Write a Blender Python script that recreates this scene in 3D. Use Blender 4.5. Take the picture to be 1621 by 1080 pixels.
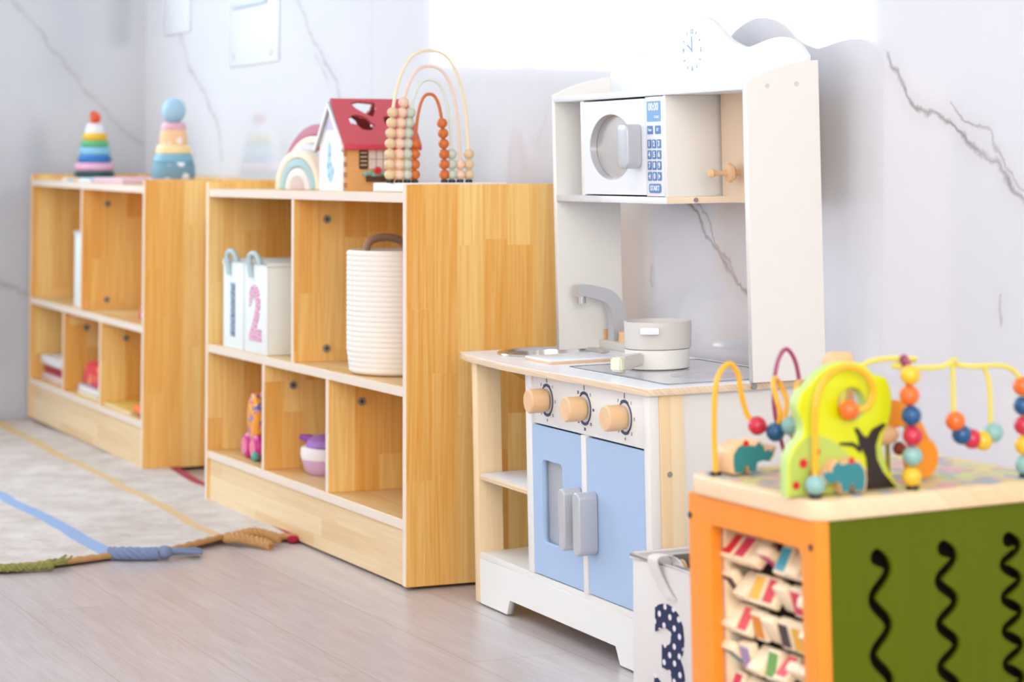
import bpy, bmesh, math, random
from mathutils import Matrix, Vector, Euler
random.seed(7)
for o in list(bpy.data.objects): bpy.data.objects.remove(o)
SC = bpy.context.scene
COL = SC.collection
PI = math.pi

# ------------------------------------------------------------ camera, world, lights, exposure
CAMH = .822
cam_d = bpy.data.cameras.new('camera'); cam = bpy.data.objects.new('camera', cam_d); COL.objects.link(cam)
SC.camera = cam
YAW, PITCH, ROLL = .4309, .0582, -.0021
fw = Vector((-math.cos(YAW)*math.cos(PITCH), math.sin(YAW)*math.cos(PITCH), math.sin(PITCH)))
rt = fw.cross(Vector((0, 0, 1))).normalized(); up = rt.cross(fw)
r2 = math.cos(ROLL)*rt + math.sin(ROLL)*up; u2 = -math.sin(ROLL)*rt + math.cos(ROLL)*up
m = Matrix((r2, u2, -fw)).transposed().to_4x4(); m.translation = (0, 0, CAMH)
cam.matrix_world = m
cam_d.sensor_fit = 'HORIZONTAL'; cam_d.sensor_width = 36.0
cam_d.lens = 3700/1621*36
cam_d.shift_y = -(540-54.2)/1621
cam_d.clip_start = .05; cam_d.clip_end = 60
cam_d.dof.use_dof = True; cam_d.dof.focus_distance = 4.05; cam_d.dof.aperture_fstop = 4.2

SC.view_settings.view_transform = 'Standard'; SC.view_settings.look = 'None'
SC.view_settings.gamma = 1; SC.view_settings.use_curve_mapping = False
SC.view_settings.exposure = .10

w = bpy.data.worlds.new('daylight'); SC.world = w; w.use_nodes = True
bg = w.node_tree.nodes['Background']; bg.inputs['Color'].default_value = (.92, .96, 1, 1); bg.inputs['Strength'].default_value = .5

def area(name, loc, target, sx, sy, power, color):
    l = bpy.data.lights.new(name, 'AREA'); l.shape = 'RECTANGLE'; l.size = sx; l.size_y = sy
    l.energy = power; l.color = color
    o = bpy.data.objects.new(name, l); COL.objects.link(o); o.location = loc
    o.rotation_euler = (Vector(target)-Vector(loc)).to_track_quat('-Z', 'Y').to_euler()
    o['kind'] = 'structure'
    return o
# daylight outside the window of the left wall, a wide window front on the room side, two added fill lights
# (the daylight itself comes through the two frosted windows, built with the walls: strengths here)
SIDE_WINDOW = ((.68, .88, 1), 9.0)
FRONT_WINDOW = ((.95, .92, 1), 1.75)
area('room_fill', (1.6, -.3, 1.7), (-4, .9, .6), 2.6, 1.9, 128, (1, .98, .92))  # added fill from behind the camera, brightens the right-hand faces
area('ceiling_fill', (-3.2, .2, 2.75), (-3.2, .2, 0), 4.5, 2.0, 26, (.74, .87, 1))  # added soft overhead fill, not a modelled fitting

# ------------------------------------------------------------ materials
def lin(c):
    return tuple(((v/255)/12.92 if v/255 <= .04045 else ((v/255+.055)/1.055)**2.4) for v in c)
class NT:
    def __init__(s, name):
        s.m = bpy.data.materials.new(name); s.m.use_nodes = True
        s.t = s.m.node_tree; s.n = s.t.nodes; s.l = s.t.links; s.b = s.n['Principled BSDF']
    def node(s, typ, ins=None, **kw):
        n = s.n.new(typ)
        for k, v in kw.items(): setattr(n, k, v)
        for k, v in (ins or {}).items():
            if isinstance(v, bpy.types.NodeSocket): s.l.new(v, n.inputs[k])
            else: n.inputs[k].default_value = v
        return n
    def math(s, op, a, b=0., clamp=False):
        return s.node('ShaderNodeMath', {0: a, 1: b}, operation=op, use_clamp=clamp).outputs[0]
    def vm(s, op, a, b=None, sc=None, out=0):
        ins = {0: a}
        if b is not None: ins[1] = b
        if sc is not None: ins['Scale'] = sc
        return s.node('ShaderNodeVectorMath', ins, operation=op).outputs[out]
    def mix(s, f, a, b, mode='MIX'):
        n = s.node('ShaderNodeMix', data_type='RGBA', blend_type=mode)
        for idx, v in ((0, f), (6, a), (7, b)):
            if isinstance(v, bpy.types.NodeSocket): s.l.new(v, n.inputs[idx])
            else: n.inputs[idx].default_value = v if idx == 0 else (tuple(v)+(1,) if len(v) == 3 else v)
        return n.outputs[2]
    def col(s, sock): s.l.new(sock, s.b.inputs['Base Color'])
    def bump(s, h, strength=.2, dist=.001):
        n = s.node('ShaderNodeBump', {'Height': h, 'Strength': strength, 'Distance': dist}); s.l.new(n.outputs[0], s.b.inputs['Normal'])
def mat(name, rgb, rough=.5, spec=.5, metal=0., var=.05, scale=30., bump=0., coat=0.):
    t = NT(name); c = lin(rgb)
    co = t.node('ShaderNodeTexCoord').outputs['Object']
    nz = t.node('ShaderNodeTexNoise', {'Vector': co, 'Scale': scale, 'Detail': 4.})
    t.col(t.mix(nz.outputs[0], tuple(v*(1-var) for v in c), tuple(min(1, v*(1+var)) for v in c)))
    t.b.inputs['Roughness'].default_value = rough; t.b.inputs['Specular IOR Level'].default_value = spec
    t.b.inputs['Metallic'].default_value = metal; t.b.inputs['Coat Weight'].default_value = coat
    if bump: t.bump(nz.outputs[0], bump, .002)
    return t.m
def wood(name, along, dark, light, stave=.055, length=.42, rough=.4, grain=.22, coat=.0):
    """finger-jointed wood: staves along an object axis"""
    t = NT(name)
    co = t.node('ShaderNodeTexCoord').outputs['Object']
    sp = t.node('ShaderNodeSeparateXYZ', {0: co}).outputs
    if along == 'Z': u, v = sp[2], t.math('ADD', sp[0], sp[1])
    elif along == 'X': u, v = sp[0], t.math('ADD', sp[1], sp[2])
    else: u, v = sp[1], t.math('ADD', sp[0], sp[2])
    vec = t.node('ShaderNodeCombineXYZ', {0: u, 1: v}).outputs[0]
    br = t.node('ShaderNodeTexBrick', {'Vector': vec, 'Color1': (0, 0, 0, 1), 'Color2': (1, 1, 1, 1), 'Mortar': (.35, .35, .35, 1),
                'Scale': 1., 'Mortar Size': .0004, 'Brick Width': length, 'Row Height': stave}, offset=.37, offset_frequency=3, squash=.8, squash_frequency=2)
    tone = br.outputs['Color']
    tv = t.node('ShaderNodeSeparateColor', {0: tone}).outputs[0]
    off = t.math('MULTIPLY', tv, 7.3)
    gv = t.node('ShaderNodeCombineXYZ', {0: t.math('ADD', t.math('MULTIPLY', u, 1.1), off), 1: t.math('MULTIPLY', v, 26.), 2: off}).outputs[0]
    g1 = t.node('ShaderNodeTexNoise', {'Vector': gv, 'Scale': 1., 'Detail': 2., 'Distortion': .6}).outputs[0]
    rings = t.math('SINE', t.math('MULTIPLY', g1, 34.))
    gv2 = t.node('ShaderNodeCombineXYZ', {0: t.math('MULTIPLY', u, 6.), 1: t.math('MULTIPLY', v, 320.), 2: off}).outputs[0]
    g2 = t.node('ShaderNodeTexNoise', {'Vector': gv2, 'Scale': 1., 'Detail': 3.}).outputs[0]
    a = t.math('ADD', t.math('MULTIPLY', tv, .62), t.math('MULTIPLY', rings, grain*.45))
    a = t.math('ADD', a, t.math('MULTIPLY', t.math('SUBTRACT', g2, .5), grain*2.2))
    a = t.math('ADD', a, .2, True)
    t.col(t.mix(a, lin(dark), lin(light)))
    t.b.inputs['Roughness'].default_value = rough; t.b.inputs['Specular IOR Level'].default_value = .45
    t.b.inputs['Coat Weight'].default_value = coat
    t.bump(g2, .12, .0006)
    return t.m
def print_mat(name, base, cols, scale, rough=.5):
    """irregular printed patches"""
    t = NT(name); co = t.node('ShaderNodeTexCoord').outputs['Object']
    c = None
    cur = tuple(lin(base))
    sock = None
    for i, k in enumerate(cols):
        nz = t.node('ShaderNodeTexNoise', {'Vector': t.vm('ADD', co, (i*3.1, i*1.7, i*.9)), 'Scale': scale*(1+.3*i), 'Detail': 1.5}).outputs[0]
        f = t.math('MULTIPLY', t.math('SUBTRACT', nz, .56), 30., True)
        sock = t.mix(f, sock if sock is not None else cur, lin(k))
    t.col(sock); t.b.inputs['Roughness'].default_value = rough
    return t.m
def dots_mat(name, base, dot, scale, rad=.28, rough=.7, flat=False):
    t = NT(name); co = t.node('ShaderNodeTexCoord').outputs['Object']
    if flat:
        q = t.node('ShaderNodeSeparateXYZ', {0: co}).outputs
        co = t.node('ShaderNodeCombineXYZ', {0: t.math('ADD', q[0], q[2]), 1: t.math('SUBTRACT', q[2], q[0])}).outputs[0]
    v = t.node('ShaderNodeTexVoronoi', {'Vector': co, 'Scale': scale, 'Randomness': .25 if flat else .45}, voronoi_dimensions='2D' if flat else '3D').outputs['Distance']
    f = t.math('MULTIPLY', t.math('SUBTRACT', rad, v), 25., True)
    t.col(t.mix(f, lin(base), lin(dot))); t.b.inputs['Roughness'].default_value = rough
    return t.m

M = {}
M['pineZ'] = wood('pine_vertical', 'Z', (234, 162, 68), (255, 218, 142), rough=.42, grain=.30)
M['pineX'] = wood('pine_lengthwise', 'X', (220, 172, 106), (244, 214, 160), rough=.35, length=.5)
M['pineLit'] = wood('pine_lit_plinth', 'X', (226, 188, 134), (246, 222, 180), rough=.36, length=.5, stave=.04)  # same pine, tinted paler for the brighter light on the plinth front
M['edge'] = mat('pale_edge_band', (240, 222, 204), .3, var=.02)
M['ply'] = wood('plywood_edge', 'X', (222, 184, 140), (250, 234, 210), stave=.0022, length=.5, grain=.3)
M['birch'] = wood('birch_post', 'Z', (240, 204, 154), (253, 230, 192), stave=.2, length=3., grain=.2)
M['knobwood'] = wood('beech', 'Y', (232, 182, 132), (246, 208, 164), stave=.4, length=3., grain=.2)
M['white'] = mat('white_lacquer', (240, 236, 230), .34, var=.012)
M['whiteb'] = mat('cool_white_lacquer', (236, 238, 243), .3, var=.01)
M['peach'] = mat('cream_board', (240, 214, 184), .5, var=.02)
M['blue'] = mat('pale_blue_lacquer', (172, 196, 228), .34, var=.015)
M['silver'] = mat('silver_paint', (196, 196, 200), .35, .5, .25, var=.02)
M['steel'] = mat('brushed_steel', (205, 203, 200), .22, .5, 1., var=.06)
M['grey'] = mat('warm_grey_paint', (216, 210, 204), .5, var=.02)
M['screw'] = mat('screw_metal', (158, 154, 146), .4, .5, .35)
M['black'] = mat('black_plastic', (28, 26, 28), .45)
M['navy'] = mat('navy_print', (52, 66, 100), .6)
M['printblue'] = mat('blue_print', (124, 166, 212), .5)
M['printdark'] = mat('dark_blue_print', (88, 128, 184), .5)
M['printpale'] = mat('pale_blue_print', (190, 212, 236), .5)
M['rope'] = mat('cotton_rope', (248, 238, 228), .9, .2, var=.06, scale=400, bump=.5)
M['brownrope'] = mat('brown_rope', (180, 146, 126), .9, .2, var=.15, scale=300, bump=.5)
M['canvas'] = mat('ivory_canvas', (232, 225, 220), .85, .2, var=.03, scale=500, bump=.3)
M['canvasblue'] = mat('cool_canvas', (236, 240, 238), .85, .2, var=.03, scale=500, bump=.3)
M['canvasgrey'] = mat('grey_canvas_lining', (206, 212, 206), .85, .2, var=.03, scale=500)
M['jute'] = mat('tan_jute', (196, 150, 98), .9, .2, var=.25, scale=300, bump=.6)
M['olive'] = mat('olive_yarn', (146, 142, 84), .95, .2, var=.2, scale=300, bump=.6)
M['blueyarn'] = mat('blue_yarn', (128, 142, 174), .95, .2, var=.15, scale=300, bump=.6)
M['redyarn'] = mat('red_yarn', (170, 40, 60), .95, .2, var=.15, scale=300)
M['orange'] = mat('orange_paint', (252, 148, 40), .42, var=.03)
M['green'] = wood('olive_green_paint', 'Z', (84, 96, 2), (100, 112, 8), stave=.5, length=3., grain=.12, rough=.4)
M['green'].node_tree.nodes['Principled BSDF'].inputs['Specular IOR Level'].default_value = .15
M['lime'] = mat('lime_paint', (216, 222, 10), .35, var=.03)
M['limepale'] = mat('pale_lime_paint', (186, 206, 96), .4, var=.03)
M['trunk'] = mat('dark_trunk_paint', (40, 26, 24), .5)
M['red'] = mat('red_paint', (214, 36, 44), .35)
M['crimson'] = mat('crimson_bead', (206, 36, 68), .3, coat=.3)
M['bteal'] = mat('teal_bead', (140, 186, 182), .3, coat=.3)
M['bblue'] = mat('blue_bead', (10, 84, 136), .3, coat=.3)
M['byellow'] = mat('yellow_bead', (240, 192, 44), .3, coat=.3)
M['borange'] = mat('orange_bead', (244, 112, 36), .3, coat=.3)
M['wyellow'] = mat('amber_wire', (250, 182, 24), .28, coat=.3)
M['wpale'] = mat('yellow_wire', (232, 216, 96), .28, coat=.3)
M['wmag'] = mat('magenta_wire', (164, 58, 108), .28, coat=.3)
M['tealp'] = mat('teal_print', (48, 132, 140), .5)
M['tilewood'] = wood('maple_tile', 'X', (240, 208, 166), (252, 236, 206), stave=.05, length=.4, grain=.2)
M['deck'] = wood('maple_deck', 'X', (236, 200, 156), (250, 224, 190), stave=.2, length=3., grain=.2)
M['deckprint'] = print_mat('deck_print', (226, 206, 138), [(214, 196, 160), (196, 170, 160), (220, 170, 168), (206, 214, 150), (160, 176, 190)], 14)
M['foxor'] = mat('fox_orange', (240, 148, 24), .45)
M['terr'] = mat('terracotta_bead', (206, 106, 40), .4)
M['btan'] = mat('tan_bead', (226, 196, 154), .45); M['bpeach'] = mat('peach_bead', (240, 200, 172), .45); M['bsage'] = mat('sage_bead', (196, 202, 184), .45)
M['wcream'] = mat('cream_wire', (240, 222, 186), .4); M['wpeach'] = mat('peach_wire', (238, 210, 192), .4); M['wsage'] = mat('sage_wire', (220, 226, 214), .4)
M['housewood'] = wood('house_wood', 'Y', (226, 162, 96), (238, 182, 120), stave=.3, length=3., grain=.15)
M['roof'] = mat('dusty_red_roof', (200, 82, 92), .45); M['roofin'] = mat('dark_red_inside', (120, 16, 24), .6)
M['pwhite'] = mat('painted_white', (240, 238, 240), .5)
M['lilac'] = mat('lilac_paint', (206, 190, 228), .5); M['mauve'] = mat('mauve_paint', (190, 112, 132), .5)
M['cream'] = mat('cream_paint', (244, 232, 208), .5); M['rteal'] = mat('dusty_teal_paint', (174, 204, 208), .5); M['taupe'] = mat('taupe_paint', (216, 194, 188), .5)
M['offw'] = mat('off_white_paint', (238, 230, 226), .5)
def simple(key, rgb, **k):
    if key not in M: M[key] = mat(key, rgb, **k)
    return M[key]

# ------------------------------------------------------------ mesh helpers
def box(bm, x0, x1, y0, y1, z0, z1, bev=0., seg=2):
    vs = [bm.verts.new(p) for p in ((x0,y0,z0),(x1,y0,z0),(x1,y1,z0),(x0,y1,z0),(x0,y0,z1),(x1,y0,z1),(x1,y1,z1),(x0,y1,z1))]
    fs = [bm.faces.new([vs[i] for i in f]) for f in ((0,3,2,1),(4,5,6,7),(0,1,5,4),(1,2,6,5),(2,3,7,6),(3,0,4,7))]
    if bev > 0:
        es = list({e for f in fs for e in f.edges})
        bmesh.ops.bevel(bm, geom=es, offset=bev, segments=seg, affect='EDGES', profile=.5)
    return vs
def rframe(d):
    d = d.normalized(); a = Vector((0, 0, 1)) if abs(d.z) < .9 else Vector((1, 0, 0))
    x = d.cross(a).normalized(); return x, d.cross(x).normalized()
def rings(bm, pts, rads, seg, closed=False, cap=True, flat=1.):
    n = len(pts); P = [Vector(p) for p in pts]; R = []
    x = None
    for i in range(n):
        d = (P[(i+1) % n]-P[i-1]) if (closed or 0 < i < n-1) else (P[1]-P[0] if i == 0 else P[-1]-P[-2])
        if d.length < 1e-9: d = Vector((0, 0, 1))
        d.normalize()
        if x is None: x, y = rframe(d)
        else:
            x = (x-d*x.dot(d)); x = x.normalized() if x.length > 1e-6 else rframe(d)[0]
            y = d.cross(x)
        r = rads[i] if hasattr(rads, '__len__') else rads
        R.append([bm.verts.new(P[i]+x*r*math.cos(2*PI*k/seg)+y*r*flat*math.sin(2*PI*k/seg)) for k in range(seg)])
    for i in range(n if closed else n-1):
        a, b = R[i], R[(i+1) % n]
        for k in range(seg): bm.faces.new((a[k], a[(k+1) % seg], b[(k+1) % seg], b[k]))
    if cap and not closed: bm.faces.new(R[0][::-1]); bm.faces.new(R[-1])
def cyl(bm, p0, p1, r0, r1=None, seg=24):
    rings(bm, [p0, p1], [r0, r0 if r1 is None else r1], seg)
def smooth_pts(pts, n=8):
    P = [Vector(p) for p in pts]; out = []
    for i in range(len(P)-1):
        p0 = P[max(i-1, 0)]; p1 = P[i]; p2 = P[i+1]; p3 = P[min(i+2, len(P)-1)]
        for k in range(n):
            t = k/n
            out.append(.5*((2*p1)+(-p0+p2)*t+(2*p0-5*p1+4*p2-p3)*t*t+(-p0+3*p1-3*p2+p3)*t*t*t))
    out.append(P[-1]); return out
def tube(bm, pts, r, seg=10, n=8): rings(bm, smooth_pts(pts, n), r, seg)
def lathe(bm, prof, c=(0, 0, 0), seg=40, axis='Z'):
    c = Vector(c); rows = []
    for r, z in prof:
        row = []
        if r < 1e-6: row = [bm.verts.new(c+ax(axis, 0, 0, z))]
        else: row = [bm.verts.new(c+ax(axis, r*math.cos(2*PI*k/seg), r*math.sin(2*PI*k/seg), z)) for k in range(seg)]
        rows.append(row)
    for a, b in zip(rows, rows[1:]):
        for k in range(seg):
            k2 = (k+1) % seg
            if len(a) == 1 and len(b) == 1: continue
            if len(a) == 1: bm.faces.new((a[0], b[k2], b[k]))
            elif len(b) == 1: bm.faces.new((a[k], a[k2], b[0]))
            else: bm.faces.new((a[k], a[k2], b[k2], b[k]))
def ax(axis, a, b, z):
    if axis == 'Z': return Vector((a, b, z))
    if axis == 'Y': return Vector((a, z, b))
    return Vector((z, a, b))
def ball(bm, c, r, seg=20, sq=(1, 1, 1)):
    bmesh.ops.create_uvsphere(bm, u_segments=seg, v_segments=seg//2+2, radius=1, matrix=Matrix.Translation(c) @ Matrix.Diagonal((r*sq[0], r*sq[1], r*sq[2], 1)))
def plane_m(plane, d=0.):
    """2D (u,v) -> 3D; extrusion along the plane's normal. XZ: u=x v=z facing -Y ; YZ: u=y v=z facing +X"""
    if plane == 'XZ': return Matrix(((1,0,0,0),(0,0,-1,d),(0,1,0,0),(0,0,0,1)))
    if plane == 'YZ': return Matrix(((0,0,1,d),(1,0,0,0),(0,1,0,0),(0,0,0,1)))
    return Matrix(((1,0,0,0),(0,1,0,0),(0,0,1,d),(0,0,0,1)))
def plate_mesh(outlines, thick, mw, bevel=0.):
    """extruded outline with holes (first outline is the border)"""
    cu = bpy.data.curves.new('tmp', 'CURVE'); cu.dimensions = '2D'; cu.fill_mode = 'BOTH'
    cu.extrude = max(thick/2-bevel, 0); cu.bevel_depth = bevel; cu.bevel_resolution = 2; cu.offset = -bevel
    for o in outlines:
        s = cu.splines.new('POLY'); s.points.add(len(o)-1); s.use_cyclic_u = True
        for p, q in zip(s.points, o): p.co = (q[0], q[1], 0, 1)
    ob = bpy.data.objects.new('tmp', cu); COL.objects.link(ob)
    dg = bpy.context.evaluated_depsgraph_get(); me = bpy.data.meshes.new_from_object(ob.evaluated_get(dg))
    bpy.data.objects.remove(ob); bpy.data.curves.remove(cu)
    me.transform(mw); return me
def plate(bm, outlines, thick, plane, d, bevel=0.):
    """centre plane at d"""
    me = plate_mesh(outlines, thick, plane_m(plane, d), bevel); bm.from_mesh(me); bpy.data.meshes.remove(me)
    bmesh.ops.remove_doubles(bm, verts=bm.verts, dist=1e-6)
def text(bm, s, size, cx, cz, plane, d, ext=.0006, off=0., sx=1., mw=None):
    cu = bpy.data.curves.new('tmp', 'FONT'); cu.body = s; cu.size = size; cu.extrude = ext; cu.offset = off
    cu.align_x = 'CENTER'; cu.align_y = 'CENTER'; cu.resolution_u = 4
    ob = bpy.data.objects.new('tmp', cu); COL.objects.link(ob)
    dg = bpy.context.evaluated_depsgraph_get(); me = bpy.data.meshes.new_from_object(ob.evaluated_get(dg))
    bpy.data.objects.remove(ob); bpy.data.curves.remove(cu)
    me.transform((mw or plane_m(plane, d)) @ Matrix.Translation((cx, cz, 0)) @ Matrix.Diagonal((sx, 1, 1, 1)))
    bm.from_mesh(me); bpy.data.meshes.remove(me)
def B(): return bmesh.new()
def obj(name, bm, m, parent=None, smooth=True, label=None, front=None):
    bmesh.ops.recalc_face_normals(bm, faces=bm.faces)
    me = bpy.data.meshes.new(name); bm.to_mesh(me); bm.free()
    ms = m if isinstance(m, (list, tuple)) else [m]
    for k in ms: me.materials.append(k)
    if front is not None:          # faces that look to the room get the edge band
        for f in me.polygons:
            if f.normal.y < -.9: f.material_index = 1
    if smooth:
        for f in me.polygons: f.use_smooth = True
        me.set_sharp_from_angle(angle=math.radians(38))
    o = bpy.data.objects.new(name, me); COL.objects.link(o)
    if parent: o.parent = parent
    if label: o['label'] = label
    return o
def mtx(loc, yaw=0., tilt=0., roll=0.):
    return Matrix.Translation(loc) @ Matrix.Rotation(yaw, 4, 'Z') @ Matrix.Rotation(roll, 4, 'Y') @ Matrix.Rotation(tilt, 4, 'X')
def thing(name, label, cat, frame=None, loc=(0, 0, 0), rz=0., group=None, rx=0.):
    o = bpy.data.objects.new(name, None); COL.objects.link(o); o.empty_display_size = .05
    o.matrix_world = (frame or Matrix()) @ Matrix.Translation(loc) @ Matrix.Rotation(rz, 4, 'Z') @ Matrix.Rotation(rx, 4, 'X')
    o['label'] = label; o['category'] = cat
    if group: o['group'] = group
    return o
def tag(o, label, cat, frame=None, loc=(0, 0, 0), rz=0., group=None):
    if frame is not None: o.matrix_world = frame @ Matrix.Translation(loc) @ Matrix.Rotation(rz, 4, 'Z')
    o['label'] = label; o['category'] = cat
    if group: o['group'] = group
    return o
def struct(o): o['kind'] = 'structure'; return o
def rrect(x0, x1, z0, z1, r, n=5):
    out = []
    for cx, cz, a0 in ((x1-r, z1-r, 0), (x0+r, z1-r, PI/2), (x0+r, z0+r, PI), (x1-r, z0+r, 1.5*PI)):
        for k in range(n+1): a = a0+PI/2*k/n; out.append((cx+r*math.cos(a), cz+r*math.sin(a)))
    return out
def circ(cx, cz, r, n=40, rz=None):
    return [(cx+r*math.cos(2*PI*k/n), cz+(rz or r)*math.sin(2*PI*k/n)) for k in range(n)]
def sm2(pts, n=6):
    return [(p.x, p.y) for p in smooth_pts([(a, b, 0) for a, b in pts], n)]

YW, XL = 2.16, -7.65      # back wall, left wall
# ------------------------------------------------------------ setting
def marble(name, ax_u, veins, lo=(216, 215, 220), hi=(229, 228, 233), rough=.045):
    t = NT(name); co = t.node('ShaderNodeTexCoord').outputs['Object']
    nz = t.node('ShaderNodeTexNoise', {'Vector': co, 'Scale': 9., 'Detail': 6., 'Roughness': .62}).outputs['Color']
    dis = t.vm('SCALE', t.vm('SUBTRACT', nz, (.5, .5, .5)), sc=.075)
    cd = t.vm('ADD', co, dis)
    sp = t.node('ShaderNodeSeparateXYZ', {0: cd}).outputs
    p = t.node('ShaderNodeCombineXYZ', {0: sp[ax_u], 1: sp[2]}).outputs[0]
    acc = None
    for (a, b, wd, st) in veins:
        ab = (b[0]-a[0], b[1]-a[1], 0); L2 = ab[0]**2+ab[1]**2
        pa = t.vm('SUBTRACT', p, (a[0], a[1], 0))
        tt = t.math('MULTIPLY', t.vm('DOT_PRODUCT', pa, ab, out=1), 1/L2, True)
        q = t.vm('SCALE', ab, sc=tt)
        d = t.vm('LENGTH', t.vm('SUBTRACT', pa, q), out=1)
        e = t.math('MULTIPLY', t.math('SUBTRACT', 1., t.math('DIVIDE', d, wd), True), st)
        e = t.math('ADD', e, t.math('MULTIPLY', t.math('SUBTRACT', 1., t.math('DIVIDE', d, wd*5), True), st*.16))
        acc = e if acc is None else t.math('MAXIMUM', acc, e)
    n2 = t.node('ShaderNodeTexNoise', {'Vector': co, 'Scale': 14., 'Detail': 3.}).outputs[0]
    acc = t.math('MULTIPLY', acc, t.math('ADD', t.math('MULTIPLY', n2, 1.5), .2), True)
    n3 = t.node('ShaderNodeTexNoise', {'Vector': co, 'Scale': 1.6, 'Detail': 5.}).outputs[0]
    base = t.mix(n3, lin(lo), lin(hi))
    col = t.mix(acc, base, lin((158, 150, 152)))
    # thin tile joints every 1.2 m
    j = t.math('ABSOLUTE', t.math('SUBTRACT', t.math('FRACT', t.math('MULTIPLY', t.math('ADD', t.node('ShaderNodeSeparateXYZ', {0: co}).outputs[ax_u], 5.557+1.375+27.5), 1/2.75)), .5))
    jf = t.math('MULTIPLY', t.math('SUBTRACT', .0006, j), 3000., True)
    col = t.mix(t.math('MULTIPLY', jf, .45), col, lin((170, 172, 182)))
    t.col(col)
    t.b.inputs['Roughness'].default_value = rough; t.b.inputs['Specular IOR Level'].default_value = .8
    return t.m
def chain(pts, wd, st): return [(pts[i], pts[i+1], wd, st) for i in range(len(pts)-1)]
vb = []
vb += chain([(-7.30, 1.33), (-7.14, 1.14), (-6.97, 1.06), (-6.84, .96), (-6.80, .86)], .010, .55)
vb += chain([(-6.15, 1.33), (-6.02, 1.20), (-5.90, 1.11), (-5.80, 1.056), (-5.76, .98)], .008, .5)
vb += chain([(-5.99, 1.13), (-5.93, 1.10), (-5.88, 1.06)], .006, .4)
vb += chain([(-3.225, 1.01), (-3.20, .99), (-3.167, .943), (-3.13, .912), (-3.058, .89), (-2.99, .85), (-2.93, .835), (-2.866, .773)], .0075, .85)
vb += chain([(-3.05, .93), (-3.02, .90), (-2.95, .875), (-2.90, .82), (-2.80, .74)], .005, .6)
vb += chain([(-3.98, .80), (-3.936, .757), (-3.87, .748), (-3.83, .70), (-3.78, .67), (-3.711, .614), (-3.66, .56)], .007, .8)
vb += chain([(-3.90, .78), (-3.85, .76), (-3.80, .69), (-3.74, .65), (-3.70, .60)], .0045, .7)
vb += chain([(-4.052, .64), (-4.048, .594)], .004, .5)
vb += chain([(-2.93, .63), (-2.925, .58)], .005, .5)
vl = []
vl += chain([(1.62, 1.50), (1.72, 1.385), (1.86, 1.20), (1.99, 1.06), (2.09, .95), (2.16, .90)], .010, .45)
vl += chain([(1.55, .50), (1.68, .455), (1.76, .43), (1.9, .36)], .014, .55)
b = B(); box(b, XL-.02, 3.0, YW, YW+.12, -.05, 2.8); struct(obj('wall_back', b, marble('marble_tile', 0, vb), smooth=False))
# left wall with the window opening (y -.78..1.12, z 1.17..2.73)
WY0, WY1, WZ0, WZ1 = -.80, 1.14, 1.15, 2.6
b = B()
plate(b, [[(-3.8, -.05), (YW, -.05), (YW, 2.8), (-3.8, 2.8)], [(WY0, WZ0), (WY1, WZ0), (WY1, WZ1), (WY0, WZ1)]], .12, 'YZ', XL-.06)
struct(obj('wall_left', b, marble('marble_tile_shaded', 1, vl, (186, 188, 196), (200, 202, 210), .2), smooth=False))  # marble greyed: the shade on this window wall is put into its colour
b = B()
for y0, y1, z0, z1 in ((WY0, WY1, WZ0, WZ0+.05), (WY0, WY1, WZ1-.05, WZ1), (WY0, WY0+.05, WZ0+.05, WZ1-.05), (WY1-.05, WY1, WZ0+.05, WZ1-.05), (.70, .74, WZ0+.05, WZ1-.05), (-.02, .03, WZ0+.05, WZ1-.05)):
    box(b, XL-.08, XL-.03, y0, y1, z0, z1)
w1_ = struct(obj('window_1', b, M['whiteb'], smooth=False))
def pane_mat(name, spec):
    t = NT(name); t.b.inputs['Base Color'].default_value = (.8, .8, .8, 1); t.b.inputs['Roughness'].default_value = .4
    t.b.inputs['Emission Color'].default_value = spec[0]+(1,); t.b.inputs['Emission Strength'].default_value = spec[1]
    return t.m
b = B(); box(b, XL-.075, XL-.067, WY0+.04, WY1-.04, WZ0+.04, WZ1-.04); obj('window_pane', b, pane_mat('bright_frosted_glass', SIDE_WINDOW), w1_, smooth=False)
b = B(); box(b, XL-.12, 3.0, -3.8, YW+.1, 2.8, 2.9); struct(obj('ceiling', b, mat('ceiling_paint', (240, 240, 238), .8), smooth=False))
b = B(); box(b, 3.0, 3.1, -3.8, YW+.1, -.05, 2.9); struct(obj('wall_right', b, mat('wall_paint', (236, 228, 218), .8), smooth=False))
b = B(); plate(b, [[(XL-.1, -.05), (3.0, -.05), (3.0, 2.8), (XL-.1, 2.8)], [(-7.3, .5), (-1.1, .5), (-1.1, 2.6), (-7.3, 2.6)]], .1, 'XZ', -3.85); struct(obj('wall_front', b, mat('wall_paint_cool', (232, 232, 236), .8), smooth=False))
b = B()
for x_ in (-7.3, -5.77, -4.23, -2.68, -1.15): box(b, x_, x_+.05, -3.87, -3.81, .5, 2.6)
for z_ in (.5, 2.55): box(b, -7.3, -1.1, -3.87, -3.81, z_, z_+.05)
w2_ = struct(obj('window_2', b, M['whiteb'], smooth=False))
b = B(); box(b, -7.29, -1.11, -3.885, -3.875, .51, 2.59); obj('window_pane', b, pane_mat('soft_frosted_glass', FRONT_WINDOW), w2_, smooth=False)
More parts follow.
